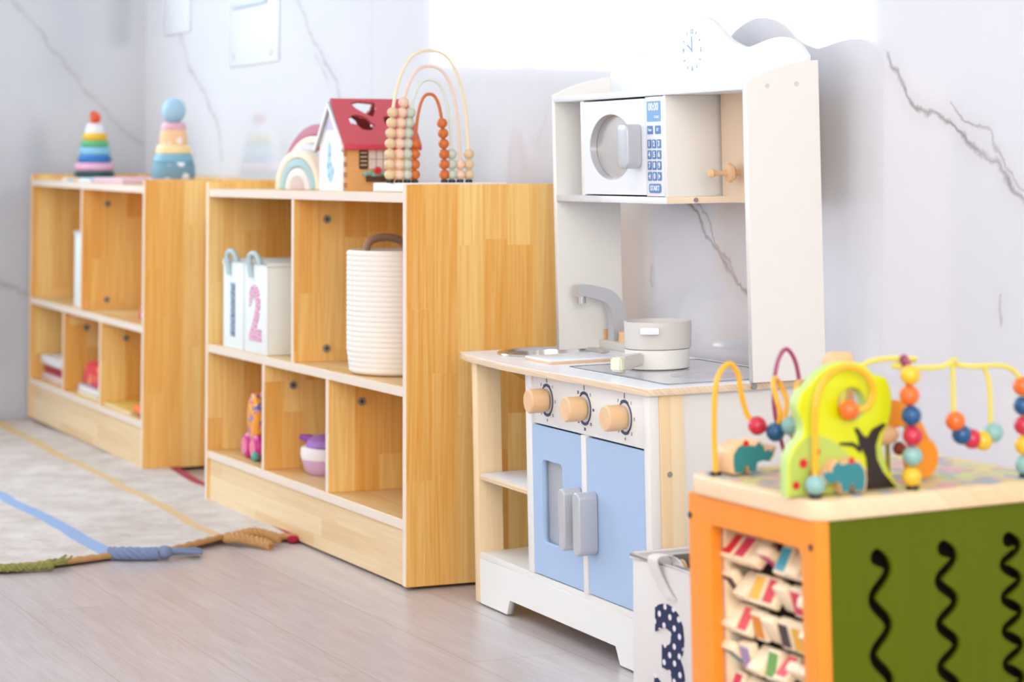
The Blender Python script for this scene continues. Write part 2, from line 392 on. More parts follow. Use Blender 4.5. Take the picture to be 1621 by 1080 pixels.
def floor_mat():
    t = NT('oak_laminate'); co = t.node('ShaderNodeTexCoord').outputs['Object']
    sp = t.node('ShaderNodeSeparateXYZ', {0: co}).outputs
    u = t.math('ADD', sp[0], 20.); v = t.math('ADD', sp[1], 20.07)
    vec = t.node('ShaderNodeCombineXYZ', {0: u, 1: v}).outputs[0]
    br = t.node('ShaderNodeTexBrick', {'Vector': vec, 'Color1': (0, 0, 0, 1), 'Color2': (1, 1, 1, 1), 'Mortar': (.5, .5, .5, 1), 'Scale': 1., 'Mortar Size': .0012, 'Brick Width': 1.3, 'Row Height': .19}, offset=.41)
    tv = t.node('ShaderNodeSeparateColor', {0: br.outputs['Color']}).outputs[0]; off = t.math('MULTIPLY', tv, 9.)
    g = t.node('ShaderNodeTexNoise', {'Vector': t.node('ShaderNodeCombineXYZ', {0: t.math('MULTIPLY', u, 2.2), 1: t.math('MULTIPLY', v, 26.), 2: off}).outputs[0], 'Scale': 1., 'Detail': 6., 'Roughness': .65, 'Distortion': .5}).outputs[0]
    g2 = t.node('ShaderNodeTexNoise', {'Vector': t.node('ShaderNodeCombineXYZ', {0: t.math('MULTIPLY', u, 9.), 1: t.math('MULTIPLY', v, 190.), 2: off}).outputs[0], 'Scale': 1., 'Detail': 3.}).outputs[0]
    a = t.math('ADD', t.math('MULTIPLY', tv, .25), t.math('ADD', t.math('MULTIPLY', g, .9), t.math('MULTIPLY', t.math('SUBTRACT', g2, .5), .7)))
    c = t.mix(t.math('SUBTRACT', a, .1, True), lin((170, 154, 150)), lin((214, 204, 204)))
    c = t.mix(t.math('MULTIPLY', br.outputs['Fac'], .5), c, lin((150, 128, 112)))
    t.col(c); t.b.inputs['Roughness'].default_value = .3; t.b.inputs['Specular IOR Level'].default_value = .5
    t.bump(g2, .12, .0006)
    return t.m
b = B(); box(b, XL-.05, 3.0, -3.8, YW+.05, -.06, 0); struct(obj('floor', b, floor_mat(), smooth=False))

# notices on the back wall
def notice(x0, x1, z0, z1, label):
    r = thing('wall_notice', label, 'notice', None, (x0, YW, z0))
    b = B(); box(b, 0, x1-x0, -.006, 0, 0, z1-z0, .002); obj('sheet', b, M['whiteb'], r)
    return r
n = notice(-7.42, -7.13, 1.262, 1.62, 'pale blank notice sheet on the back wall, nearest the room corner')
n = notice(-6.72, -6.27, 1.132, 1.62, 'larger white acrylic notice sheet with corner studs, right of the smaller one')
b = B(); box(b, .05, .36, -.016, -.006, .172, .186, .003); obj('ledge', b, simple('ledge_grey', (206, 216, 230)), n)
for xx in (.05, .39):
    b = B(); cyl(b, (xx, -.010, .03), (xx, -.005, .03), .010); obj('stud', b, simple('stud_pale', (222, 222, 226)), n)

# ------------------------------------------------------------ rug
RV = [(-1.2, -1.2), (-.15, -.1), (1.255, 1.300), (1.285, 1.345), (1.65, 1.585), (1.69, 1.612), (1.955, 1.735), (1.985, 1.762)]  # y at x=-7.6 and at the end edge
def end_x(y):
    pts = [(-1.2, -4.78), (.4, -4.80), (1.07, -4.84), (1.2, -4.86), (1.33, -4.905), (1.46, -4.915), (1.58, -5.0), (1.62, -5.03), (1.70, -4.985), (1.77, -4.945)]
    for (a, xa), (c, xc) in zip(pts, pts[1:]):
        if y <= c: return xa+(xc-xa)*(y-a)/(c-a)
    return pts[-1][1]
def rug_mat():
    t = NT('wool_rug'); uv = t.node('ShaderNodeUVMap').outputs[0]
    co = t.node('ShaderNodeTexCoord').outputs['Object']
    sp = t.node('ShaderNodeSeparateXYZ', {0: uv}).outputs
    n1 = t.node('ShaderNodeTexNoise', {'Vector': co, 'Scale': 9., 'Detail': 8., 'Roughness': .7}).outputs[0]
    n2 = t.node('ShaderNodeTexNoise', {'Vector': t.vm('MULTIPLY', co, (220., 60., 60.)), 'Scale': 1., 'Detail': 3.}).outputs[0]
    base = t.mix(t.math('MULTIPLY', t.math('SUBTRACT', n1, .3), 2.2, True), lin((200, 184, 174)), lin((244, 238, 234)))
    base = t.mix(t.math('MULTIPLY', n2, .45), base, lin((176, 158, 146)))
    v = t.math('ADD', sp[1], t.math('MULTIPLY', t.math('SUBTRACT', n1, .5), .12))
    def band(v0, v1, c, prev):
        k = t.math('MULTIPLY', t.math('MULTIPLY', t.math('SUBTRACT', v, v0), 12., True), t.math('MULTIPLY', t.math('SUBTRACT', v1, v), 12., True), True)
        return t.mix(t.math('MULTIPLY', k, .9), prev, lin(c))
    c = band(2., 3., (146, 172, 212), base)
    c = band(4., 5., (222, 190, 138), c)
    c = band(6., 7.6, (170, 46, 66), c)
    t.col(c); t.b.inputs['Roughness'].default_value = .95; t.b.inputs['Specular IOR Level'].default_value = .1
    t.bump(n2, .9, .004)
    return t.m
rug = thing('rug', 'cream woven wool rug with blue and ochre stripes on the floor at left', 'rug')
NU, NV = 170, 16
b = B(); uvl = b.loops.layers.uv.new('UVMap'); grid = []
rnd = random.Random(3)
bumps = [(rnd.uniform(-7.6, -5), rnd.uniform(-1, 1.9), rnd.uniform(.05, .16), rnd.uniform(.001, .004)) for _ in range(160)]
for side in (0, 1):
    g = []
    for i in range(NU+1):
        row = []
        for j in range((len(RV)-1)*NV+1):
            k = min(j//NV, len(RV)-2); f = j/NV-k
            yl = RV[k][0]*(1-f)+RV[k+1][0]*f; yr = RV[k][1]*(1-f)+RV[k+1][1]*f
            ex = end_x(yr); s = i/NU
            x = XL+.02+(ex-XL-.02)*s; y = yl*(1-s)+yr*s
            z = .0025
            if side == 0:
                z = .011+.002*math.sin(x*9+y*5)+.002*math.sin(y*17-x*3)
                for bx, by, br_, bh in bumps:
                    q = ((x-bx)**2+(y-by)**2)/(br_*br_)
                    if q < 1: z += bh*(1-q)**2
                if y < 1.7 and s > .985: z -= .004
                z += max(0, s-.9)*10*.004*max(0, math.sin(y*8.2+1.))
            row.append((b.verts.new((x, y, z)), (s, j/NV)))
        g.append(row)
    grid.append(g)
for g, flip in ((grid[0], 0), (grid[1], 1)):
    for i in range(NU):
        for j in range(len(g[0])-1):
            q = [g[i][j], g[i+1][j], g[i+1][j+1], g[i][j+1]]
            if flip: q = q[::-1]
            f = b.faces.new([a[0] for a in q])
            for lp, a in zip(f.loops, q): lp[uvl].uv = a[1]
m0 = rug_mat()
rp = obj('pile', b, m0, rug)
b = B(); pts = []
for k in range(200):
    y = -1.1+k*(1.755+1.1)/199; pts.append((end_x(y)+.004, y, .010+.004*max(0, math.sin(y*8.2+1.))+.0015*(k % 2)))
rings(b, pts, [.0075 if k % 2 else .0062 for k in range(200)], 8)
obj('bound_edge', b, M['jute'], rug)
def twist(bm, pts, r, turns, strands=3):
    P = smooth_pts(pts, 10)
    for s in range(strands):
        out = []
        x = y = None
        for i, p in enumerate(P):
            d = (P[min(i+1, len(P)-1)]-P[max(i-1, 0)]).normalized()
            x, y = rframe(d); a = 2*PI*(turns*i/len(P)+s/strands)
            out.append(p+x*r*math.cos(a)+y*r*math.sin(a))
        rings(bm, out, r*.85, 7)
b = B(); twist(b, [(-4.845, .94, .013), (-4.835, 1.03, .012), (-4.822, 1.10, .012), (-4.818, 1.155, .012)], .0055, 7)
ball(b, (-4.818, 1.165, .014), .012, 10)
for k in range(9):
    a = rnd.uniform(-.5, .6); tube(b, [(-4.818, 1.165, .014), (-4.818+.012*math.sin(a*3), 1.18+.01*k/9, .018+.004*math.cos(k)), (-4.815+.02*math.sin(a*3), 1.195+.012*math.sin(k), .008+.003*k)], .0028, 6, 4)
obj('tassel', b, M['olive'], rug, label='olive green knotted tassel')
b = B(); twist(b, [(-4.905, 1.315, .014), (-4.88, 1.345, .015), (-4.862, 1.385, .014), (-4.858, 1.405, .014)], .008, 2, 4)
ball(b, (-4.856, 1.42, .016), .016, 12, (1, 1.1, .9))
for k in range(12):
    o = (k-5.5)*.003; tube(b, [(-4.856, 1.42, .016), (-4.862+o*.6, 1.455, .015+.004*math.sin(k*2)), (-4.868+o*1.3, 1.50+.004*math.sin(k*5), .010+.004*math.cos(k*3))], .0034, 6, 4)
obj('tassel', b, M['blueyarn'], rug, label='blue knotted tassel')
b = B(); twist(b, [(-4.99, 1.60, .014), (-4.955, 1.61, .02), (-4.935, 1.635, .016), (-4.90, 1.655, .013), (-4.885, 1.665, .008)], .0065, 4)
twist(b, [(-4.985, 1.615, .018), (-4.96, 1.65, .028), (-4.94, 1.68, .022), (-4.925, 1.70, .014)], .0065, 4)
obj('tassel', b, M['jute'], rug, label='tan twisted tassel')
b = B(); ball(b, (-4.945, 1.738, .009), .011, 10, (1.2, 1.3, .8)); obj('corner_knot', b, M['redyarn'], rug, label='dark red yarn knot')

# ------------------------------------------------------------ shelves
SHW, SHH, SHD = 1.324, .795, .385
def shelf(frame, label, W):
    r = thing('shelf_unit', label, 'shelf', frame)
    T = .02; mz = [M['pineZ'], M['edge']]; mx = [M['pineX'], M['edge']]
    for x0, nm in ((-W, 'side_panel'), (-T, 'side_panel')):
        b = B(); box(b, x0, x0+T, 0, SHD, .006, SHH, .0012, 1); obj(nm, b, mz, r, front=1, smooth=False)
    b = B(); box(b, -W+T, -T, SHD-.012, SHD, .03, SHH-.003); obj('back_panel', b, M['pineZ'], r, smooth=False)
    for z0, z1, nm in ((.758, .778, 'top_board'), (.375, .395, 'middle_shelf'), (.115, .135, 'bottom_shelf')):
        b = B(); box(b, -W+T, -T, .0015, SHD-.012, z0, z1, .001, 1); obj(nm, b, mx, r, front=1, smooth=False)
    b = B(); box(b, -W+T, -T, .006, .024, .006, .115); obj('plinth', b, M['pineLit'], r, smooth=False)
    xm = -W/2-.02
    divs = [(xm, .395, .758), (-W*.667, .135, .375), (-W*.345, .135, .375)]
    for x, z0, z1 in divs:
        b = B(); box(b, x-.009, x+.009, .002, SHD-.012, z0, z1, .001, 1); o = obj('divider', b, mz, r, front=1, smooth=False)
    for x, z, y in ((xm-.0095, .73, .12), (xm-.0095, .43, .12)): pass
    # cam fittings on the inner faces that look to the camera
    pos = [(xm+.0105, .713, .080), (xm+.0105, .424, .080), (-W*.667+.0105, .326, .072), (-W*.345+.0105, .326, .078)]
    for x, z, y in pos:
        b = B(); cyl(b, (x-.002, y, z), (x+.0015, y, z), .0095, seg=20); o = obj('cam_bolt', b, M['screw'], r)
        b2 = B(); box(b2, x+.0008, x+.002, y-.005, y+.005, z-.0012, z+.0012); box(b2, x+.0008, x+.002, y-.0012, y+.0012, z-.005, z+.005); obj('bolt_slot', b2, M['black'], o)
    for x in (-W+.02, -.03):
        for y in (.03, SHD-.04):
            b = B(); cyl(b, (x, y, 0), (x, y, .008), .012); obj('foot', b, M['black'], r)
    return r
F2 = mtx((-4.295, 1.744, 0))
F1 = mtx((-6.27, 1.7687, .003), 0, 0, .011)
shelf(F2, 'pale pine shelf unit beside the play kitchen, holding a rope basket and numbered bins', 1.324)
shelf(F1, 'pale pine shelf unit in the far corner, holding stacking toys and books', 1.36)

# canvas number bins
def bin_(frame, loc, rz, label, W, D, H, digit, dmat, cmat, handle, hmat, dsize, dx=0., dz=0., boldoff=.006, sx=1.):
    r = thing('storage_bin', label, 'bin', frame, loc, rz, group='canvas number bins')
    T = .006; b = B()
    box(b, 0, W, 0, T, 0, H, .002); box(b, 0, W, D-T, D, 0, H, .002); box(b, 0, T, T*.5, D-T*.5, .001, H, .002); box(b, W-T, W, T*.5, D-T*.5, .001, H, .002); box(b, T*.5, W-T*.5, T*.5, D-T*.5, 0, T)
    obj('bin_body', b, cmat, r)
    b = B(); z = H+.001
    rings(b, [(0, 0, z), (W, 0, z), (W, D, z), (0, D, z)], .0055, 8, closed=True)
    pts = [(0.004, .002, z), (W-.004, .002, z), (W-.002, D-.004, z), (.002, D-.004, z)]
    obj('rim_piping', b, cmat, r)
    if digit is None: return r
    b = B()
    text(b, digit, dsize, W/2+dx, H*.42+dz, 'XZ', -.0012, .0012, boldoff, sx)
    obj('number_print', b, dmat, r)
    b = B()
    if handle == 'rope':
        for yy in (D, 0.):
            if yy == 0.: obj('handle', b, hmat, r); b = B()
            tube(b, [(W*.35, yy-.004, H-.03), (W*.36, yy-.008, H), (W*.42, yy-.010, H+.022), (W*.55, yy-.004, H+.026), (W*.62, yy+.004, H+.006), (W*.62, yy+.008, H-.02)], .0065, 10, 6)
    else:
        P = smooth_pts([(W*.60, -.004, H-.045), (W*.50, -.005, H-.03), (W*.42, -.009, H-.008), (W*.40, -.010, H+.008), (W*.43, .0, H+.014), (W*.52, .012, H+.010), (W*.60, .014, H-.01), (W*.60, .010, H-.03)], 6)
        for p, q in zip(P, P[1:]):
            pass
        rows = [[b.verts.new(p+Vector((s*.013, 0, 0))+Vector((0, t*.0015, 0))) for s, t in ((-1, -1), (1, -1), (1, 1), (-1, 1))] for p in P]
        for a, c in zip(rows, rows[1:]):
            for k in range(4): b.faces.new((a[k], a[(k+1) % 4], c[(k+1) % 4], c[k]))
        b.faces.new(rows[0]); b.faces.new(rows[-1][::-1])
    obj('handle', b, hmat, r)
    return r
M['dotnavy'] = dots_mat('navy_polka_dot', (30, 38, 78), (240, 232, 236), 37, .25, flat=True)
M['dotpink'] = dots_mat('pink_dash_print', (212, 130, 166), (246, 240, 246), 62, .30, flat=True)
M['dashblue'] = dots_mat('blue_dash_print', (84, 116, 146), (236, 240, 244), 62, .27, flat=True)
M['roperope'] = mat('aqua_rope', (190, 212, 216), .9, .2, var=.1, scale=300, bump=.5)
bin_(F2, (-1.205, .008, .395), 0, 'pale canvas storage bin with a blue number, left bin on the shelf', .155, .24, .207, '1', M['dashblue'], M['canvasblue'], 'rope', M['roperope'], .17)
bin_(F2, (-1.04, .008, .395), 0, 'pale canvas storage bin with a pink number 2, right bin on the shelf', .165, .26, .207, '2', M['dotpink'], M['canvasblue'], 'rope', M['roperope'], .17)
bin_(F1, (-.89, .03, .395), 0, 'pale storage bin mostly hidden behind the divider of the far shelf', .15, .24, .225, None, None, M['canvasblue'], None, None, .16)
FB = mtx((-3.178, 1.66, 0), .06)
bin_(FB, (0, 0, 0), 0, 'ivory canvas bin with navy polka dot number 3 beside the play kitchen', .19, .215, .238, '3', M['dotnavy'], M['canvas'], 'strap', M['canvas'], .205, .012, -.006, .008, .92)
r = thing('toy_block', 'black toy box with round wooden wheel peeking out of the number 3 bin', 'toy', FB, (.032, .048, .007))
b = B(); box(b, 0, .09, 0, .10, .0, .234, .004); obj('body', b, M['black'], r)
b = B(); cyl(b, (.034, -.004, .216), (.034, .0, .216), .016); o = obj('wheel', b, M['knobwood'], r)
b = B(); cyl(b, (.034, -.006, .216), (.034, -.003, .216), .004); obj('axle_cap', b, M['black'], o)

# rope basket
r = thing('rope_basket', 'white coiled cotton rope basket with brown handle on the shelf', 'basket', F2, (-.325, .128, .395))
b = B(); prof = [(0, .0)]; R0 = .122; Hb = .258; n = 24
prof += [(R0*.80, .0), (R0*.9, .002)]
for i in range(n):
    z = .006+(Hb-.006)*(i+.5)/n; rr = R0*(.955+.045*min(1, i/4)) if i < 5 else R0
    dz = (Hb-.006)/n
    prof += [(rr-.0006, z-dz*.5), (rr+.0008, z-dz*.28), (rr+.0013, z), (rr+.0008, z+dz*.28)]
prof += [(R0-.003, Hb+.002), (R0-.008, Hb), (R0-.010, .01), (0, .008)]
lathe(b, prof, (0, 0, 0), 72)
obj('coiled_body', b, M['rope'], r)
for s in (1,):
    b = B(); tube(b, [(-.045, s*(R0-.012), Hb-.03), (-.045, s*(R0-.012), Hb+.0), (-.032, s*(R0-.010), Hb+.019), (.0, s*(R0-.008), Hb+.025), (.032, s*(R0-.010), Hb+.019), (.045, s*(R0-.012), Hb+.005), (.045, s*(R0-.012), Hb-.03)], .0085, 12, 6)
    # handle runs front-left to back-right in the photo
    o = obj('rope_handle', b, M['brownrope'], r)
    o.rotation_euler = (0, 0, PI*.5)

# orange pull toy
r = thing('pull_toy', 'orange fruit shaped pull toy on pink wheels in the lower left compartment', 'toy', F2, (-1.075, .03, .135))
b = B(); ball(b, (.0, .045, .098), .062, 24, (.72, .55, 1.05)); obj('body', b, simple('toy_orange', (246, 104, 24), rough=.3), r)
M['toypatch'] = print_mat('toy_patch', (250, 160, 40), [(240, 120, 130), (250, 190, 60), (110, 110, 190)], 45, .35)
b = B(); lathe(b, [(0, -.004), (.040, -.003), (.047, .002), (.048, .012), (0, .014)], (.0, .010, .098), 32, 'Y'); o = obj('face_disc', b, M['toypatch'], r); o.scale = (.8, 1, 1.25); o.location = (0, 0, -.0245)
b = B(); tube(b, [(0, .045, .158), (.004, .045, .170), (.014, .042, .175)], .006, 8, 4); obj('leaf', b, simple('leaf_green', (150, 200, 70)), r)
for x in (-.035, .028):
    for y in (.014, .072):
        b = B(); lathe(b, [(0, -.012), (.024, -.011), (.030, -.004), (.030, .004), (.024, .011), (0, .012)], (x, y, .030), 28, 'Y'); o = obj('wheel', b, simple('wheel_pink', (206, 40, 140), rough=.3), r)
        b = B(); cyl(b, (x, y-.0135, .03), (x, y-.010, .03), .020); obj('hub', b, simple('hub_pink', (232, 130, 160)), o)
b = B(); ball(b, (.045, .004, .012), .012, 12); obj('pull_bead', b, simple('bead_mint', (90, 170, 160)), r)
# lilac toy pot
r = thing('toy_pot', 'white and lilac toy pot with purple lid in the lower middle compartment', 'toy', F2, (-.745, .110, .135))
lathe_b = B(); lathe(lathe_b, [(0, 0), (.040, .0), (.052, .010), (.058, .030), (.060, .035)], seg=36); obj('bowl_base', lathe_b, simple('toy_lilac', (214, 180, 220), rough=.35), r)
b = B(); lathe(b, [(.059, .033), (.062, .046), (.061, .060), (.057, .063), (0, .063)], seg=36); obj('bowl', b, simple('toy_white', (246, 238, 240), rough=.3), r)
b = B(); lathe(b, [(.050, .062), (.054, .066), (.050, .078), (.034, .088), (0, .092)], (.012, 0, 0), 36); obj('lid', b, simple('toy_purple', (158, 112, 190), rough=.25), r)
b = B(); rings(b, [(-.02, -.01, .070), (-.05, -.03, .076), (-.068, -.040, .079)], [.013, .010, .006], 14); obj('handle', b, simple('toy_violet', (140, 60, 160), rough=.25), r)

# ---- things inside the far shelf
r = thing('storage_box', 'red and white box in the lower left compartment of the far shelf', 'box', F1, (-1.30, .03, .135))
b = B(); box(b, 0, .26, 0, .2, 0, .022, .002); obj('tray', b, simple('box_pink', (226, 200, 196)), r)
b = B(); box(b, .012, .25, .006, .19, .022, .050, .001); obj('middle', b, simple('box_red', (170, 20, 50)), r)
b = B(); box(b, .0, .26, -.004, .2, .050, .078, .004); obj('lid', b, simple('box_white', (236, 232, 232)), r)
def book(frame, loc, w_, d_, t_, c, label, cat='book', rz=0., group='books in the far shelf'):
    r = thing('picture_book', label, cat, frame, loc, rz, group=group)
    b = B(); box(b, 0, w_, 0, d_, 0, .0018); box(b, 0, w_, 0, d_, t_-.0018, t_); box(b, 0, .002, 0, d_, 0, t_); obj('cover', b, c, r, smooth=False)
    b = B(); box(b, .002, w_-.004, .003, d_-.003, .0018, t_-.0018); obj('pages', b, simple('paper', (242, 236, 222)), r, smooth=False)
    return r
book(F1, (-.80, .02, .135), .24, .2, .012, simple('cov_yellow', (232, 206, 110)), 'yellow book lying at the bottom of the middle compartment stack')
book(F1, (-.785, .02, .147), .23, .19, .020, simple('cov_lilac', (196, 190, 216)), 'lilac grey book lying on the yellow book')
r = thing('toy_train_box', 'red and orange toy block standing on the lilac book', 'toy', F1, (-.765, .03, .167))
b = B(); box(b, 0, .2, 0, .12, 0, .064, .008); obj('body', b, print_mat('train_print', (222, 44, 44), [(240, 150, 80), (232, 60, 90)], 22), r)
b = B(); box(b, .04, .12, .01, .10, .064, .072, .003); obj('cap', b, simple('cap_red', (226, 60, 70)), r)
book(F1, (-.47, .012, .135), .30, .24, .010, simple('cov_gold', (236, 196, 92)), 'golden yellow book lying alone in the lower right compartment')
b = B(); box(b, 0, .09, 0, .05, 0, .022, .006); tag(obj('puzzle_piece', b, simple('piece_orange', (250, 130, 60))), 'small orange puzzle piece at the front of the lower right compartment', 'toy', F1, (-.155, .014, .1455))
r = thing('toy_rattle', 'small pink and white toy at the right of the far middle shelf', 'toy', F1, (-.17, .05, .395))
b = B(); ball(b, (0, 0, .016), .016, 14); obj('head', b, simple('rattle_pink', (214, 60, 110)), r)
b = B(); ball(b, (.04, 0, .020), .020, 14); obj('body', b, simple('rattle_white', (240, 234, 240)), r)

# ---- ring stacker with red topper
r = thing('ring_stacker', 'rainbow ring stacker with an orange red fox topper on the far shelf', 'toy', F1, (-1.005, .12, .778)); r.scale = (.74, .74, .81)
z = 0.
b = B(); lathe(b, [(0, 0), (.098, 0), (.100, .008), (.095, .012), (0, .012)], seg=40); obj('base', b, simple('st_mint', (170, 214, 206)), r)
z = .012
for c, rad, h in (((14, 74, 70), .086, .026), ((236, 178, 204), .083, .032), ((36, 118, 190), .072, .028), ((140, 196, 226), .068, .032), ((98, 180, 120), .060, .027), ((240, 190, 40), .052, .028)):
    b = B(); lathe(b, [(0, z), (rad*.88, z), (rad, z+h*.3), (rad, z+h*.7), (rad*.88, z+h), (0, z+h)], seg=40); obj('ring', b, simple('st_%d' % c[0], c, rough=.35), r); z += h
b = B(); lathe(b, [(0, z), (.040, z), (.042, z+.012), (.034, z+.036), (0, z+.042)], seg=32); obj('topper_body', b, simple('st_white', (238, 236, 240)), r)
b = B()
plate(b, [sm2([(-.036, .064), (-.030, .030), (-.012, .010), (-.004, -.014), (.004, -.012), (.010, .012), (.026, .028), (.046, .036), (.036, .052), (.018, .060), (.008, .048), (-.010, .050), (-.020, .068), (-.036, .064)], 3)[:-1]], .028, 'XZ', 0, .003)
for v in b.verts: v.co.z += z+.018
obj('topper_head', b, simple('st_fox', (232, 84, 44)), r)
# small boards lying on the far shelf
b = B(); box(b, 0, .34, 0, .20, 0, .011, .002); tag(obj('puzzle_board', b, print_mat('puzzle_print', (238, 236, 240), [(180, 226, 222), (250, 190, 120), (150, 200, 226)], 12)), 'white puzzle board with pastel print lying before the ring stacker', 'puzzle', F1, (-.95, .004, .778))
b = B(); box(b, 0, .33, 0, .20, 0, .017, .002); tag(obj('picture_book', b, simple('cov_rose', (226, 190, 200))), 'rose pink flat book between the two stacking toys', 'book', F1, (-.60, .01, .778))
# ---- silicone stacker with blue ball
r = thing('cup_stacker', 'pastel dotted stacking tower with a blue ball on top', 'toy', F1, (-.135, .12, .778)); r.scale = (.75, .75, .84)
z = 0
M['dotblue'] = dots_mat('dotted_dusty_blue', (118, 158, 178), (240, 244, 248), 17, .30)
M['dotpeach'] = dots_mat('dotted_peach', (244, 200, 154), (250, 240, 236), 22, .28)
for c, ra, rb, h, mm in (('st_coral', .090, .088, .022, simple('st_coral', (226, 170, 150))), ('a', .082, .080, .055, M['dotblue']), ('b', .078, .070, .028, simple('st_blue2', (126, 176, 200))), ('c', .068, .062, .030, simple('st_cream', (244, 218, 160))), ('d', .052, .050, .050, M['dotpeach']), ('e', .048, .044, .024, simple('st_rose', (226, 176, 190)))):
    b = B(); lathe(b, [(0, z), (ra*.95, z), (ra, z+h*.15), ((ra+rb)/2, z+h*.5), (rb, z+h*.85), (rb*.93, z+h), (0, z+h)], seg=40); obj('ring', b, mm, r); z += h
b = B(); ball(b, (0, 0, z+.040), .044, 24); obj('ball', b, simple('st_ball', (164, 200, 224)), r)

# ------------------------------------------------------------ things on the near shelf
TOPZ = .778
# rainbow arches
def arch(bm, ro, ri, depth, y0, cx, z0, n=28):
    o = [(cx+ro*math.cos(PI*k/n), z0+ro*1.06*math.sin(PI*k/n)) for k in range(n+1)]
    i = [(cx+ri*math.cos(PI*k/n), z0+ri*1.06*math.sin(PI*k/n)) for k in range(n+1)][::-1]
    plate(bm, [o+i], depth, 'XZ', y0+depth/2, .0025)
FR = (-.92, .096, TOPZ)
arches = [(.088, .070, 'cream', 'cream arch block of the small wooden rainbow'), (.069, .050, 'rteal', 'dusty teal arch block inside the cream arch'), (.049, .028, 'offw', 'off-white arch block inside the teal arch')]
for ro, ri, mk, lb in arches:
    b = B(); arch(b, ro, ri, .027, 0, 0, .0); tag(obj('rainbow_arch', b, M[mk]), lb, 'toy', F2, FR, .30, group='wooden rainbow arches')
b = B(); n = 20; plate(b, [[(.027*math.cos(PI*k/n), .027*1.1*math.sin(PI*k/n)) for k in range(n+1)]], .027, 'XZ', .0135, .002); tag(obj('rainbow_arch', b, M['taupe']), 'taupe half round block at the centre of the wooden rainbow', 'toy', F2, FR, .30, group='wooden rainbow arches')
for ro, ri, mk, lb, dy in ((.101, .086, 'lilac', 'pale lilac arch standing right behind the small wooden rainbow', .029), (.119, .102, 'cream', 'large cream arch between the lilac and mauve arches', .044), (.146, .120, 'mauve', 'mauve outermost arch at the back of the wooden rainbow', .059)):
    b = B(); arch(b, ro, ri, .0135, 0, 0, 0)
    tag(obj('rainbow_arch', b, simple('lilac2', (222, 214, 226)) if mk == 'lilac' else M[mk]), lb, 'toy', F2, (FR[0]-dy*.296, FR[1]+dy*.955, TOPZ), .30, group='wooden rainbow arches')
# house shape sorter
r = thing('shape_sorter_house', 'wooden shape sorter house with dusty red roof on the near shelf', 'toy', F2, (-.582, .062, TOPZ))
HX, HY, HZ = .075, .165, .105      # half width x, length y, eave
b = B(); plate(b, [[(-HX, 0), (HX, 0), (HX, HZ), (0, HZ+.088), (-HX, HZ)]], .006, 'XZ', -.003); obj('gable_wall', b, M['pwhite'], r, smooth=False, label='white gable wall with blue print')
b = B(); plate(b, [[(-HX, 0), (HX, 0), (HX, HZ), (0, HZ+.088), (-HX, HZ)]], .006, 'XZ', HY+.003); obj('gable_wall', b, M['pwhite'], r, smooth=False)
b = B(); plate(b, [rrect(0, HY, 0, HZ, .001)], .006, 'YZ', HX-.003); sw = obj('side_wall', b, M['housewood'], r, smooth=False)
b = B(); plate(b, [rrect(0, HY, 0, HZ, .001)], .006, 'YZ', -HX+.003); obj('side_wall', b, M['housewood'], r, smooth=False)
b = B()
for k in range(8):
    if k % 2 == 0: box(b, HX-.0005, HX+.0006, -.004, .004, .006+k*.0115, .006+(k+1)*.0115)
obj('corner_joint', b, simple('joint_brown', (196, 128, 70)), sw, smooth=False)
b = B()
for s in (1, -1):
    plate(b, [[(0, HZ+.092), (0, HZ+.080), (s*(HX+.012), HZ-.020), (s*(HX+.012), HZ-.008)][::s]], .008, 'XZ', -.011)
obj('barge_board', b, M['pwhite'], r, smooth=False)
# roof slopes with cut-out holes
sl = math.hypot(HX+.012, .088+.014); ang = math.atan2(.088+.014, HX+.012)
holes = [[(.036, .012), (.056, .006), (.094, .010), (.092, .030), (.080, .052), (.064, .044), (.044, .026)],
         [(.020, .056), (.034, .046), (.052, .048), (.066, .058), (.070, .066), (.080, .078), (.066, .092), (.046, .090), (.036, .076), (.022, .072)],
         [(.104, .050), (.124, .050), (.126, .078), (.106, .078)]]
for s in (1, -1):
    me = plate_mesh([rrect(-.008, HY+.010, -.002, sl, .002)]+[rrect(min(p[0] for p in h_), max(p[0] for p in h_), min(p[1] for p in h_), max(p[1] for p in h_), .007, 3) if i == 2 else h_ for i, h_ in enumerate(holes)], .006, Matrix())
    # u = along y, v = down the slope
    mm = Matrix(((0, math.cos(ang)*s, math.sin(ang)*s, 0), (1, 0, 0, 0), (0, -math.sin(ang), math.cos(ang), HZ+.088+.008), (0, 0, 0, 1)))
    me.transform(mm); b = B(); b.from_mesh(me); bpy.data.meshes.remove(me)
    rf = obj('roof_slope', b, M['roof'], r, smooth=False)
    b = B()
    e = Vector((s*math.cos(ang)*sl, 0, HZ+.096-math.sin(ang)*sl))
    box(b, min(e.x-.004*s, e.x+.004*s), max(e.x-.004*s, e.x+.004*s), -.008, HY+.010, e.z-.010, e.z+.003, .002); obj('roof_edge', b, simple('roofedge', (204, 58, 76)), rf)
b = B(); plate(b, [[(-HX*.40, HZ+.03), (HX*.40, HZ+.03), (HX*.32, HZ+.045), (0, HZ+.052), (-HX*.32, HZ+.045)]], .002, 'XZ', -.007); obj('gable_ornament', b, M['lilac'], r)
b = B(); plate(b, [sm2([(-.02, .035), (-.002, .018), (.012, .03), (.020, .05), (.008, .055), (.0, .075), (-.004, .105), (-.014, .100), (-.022, .06), (-.02, .035)], 4)[:-1]], .001, 'XZ', -.0065); obj('leaf_print', b, print_mat('leafprint', (170, 208, 240), [(120, 176, 230), (190, 224, 236)], 60), r)
xs = HX+.0006
b = B(); plate(b, [rrect(.032, .053, .047, .092, .004)], .0012, 'YZ', xs); sh = obj('shutter', b, simple('shutter_dark', (74, 48, 36)), r)
b = B()
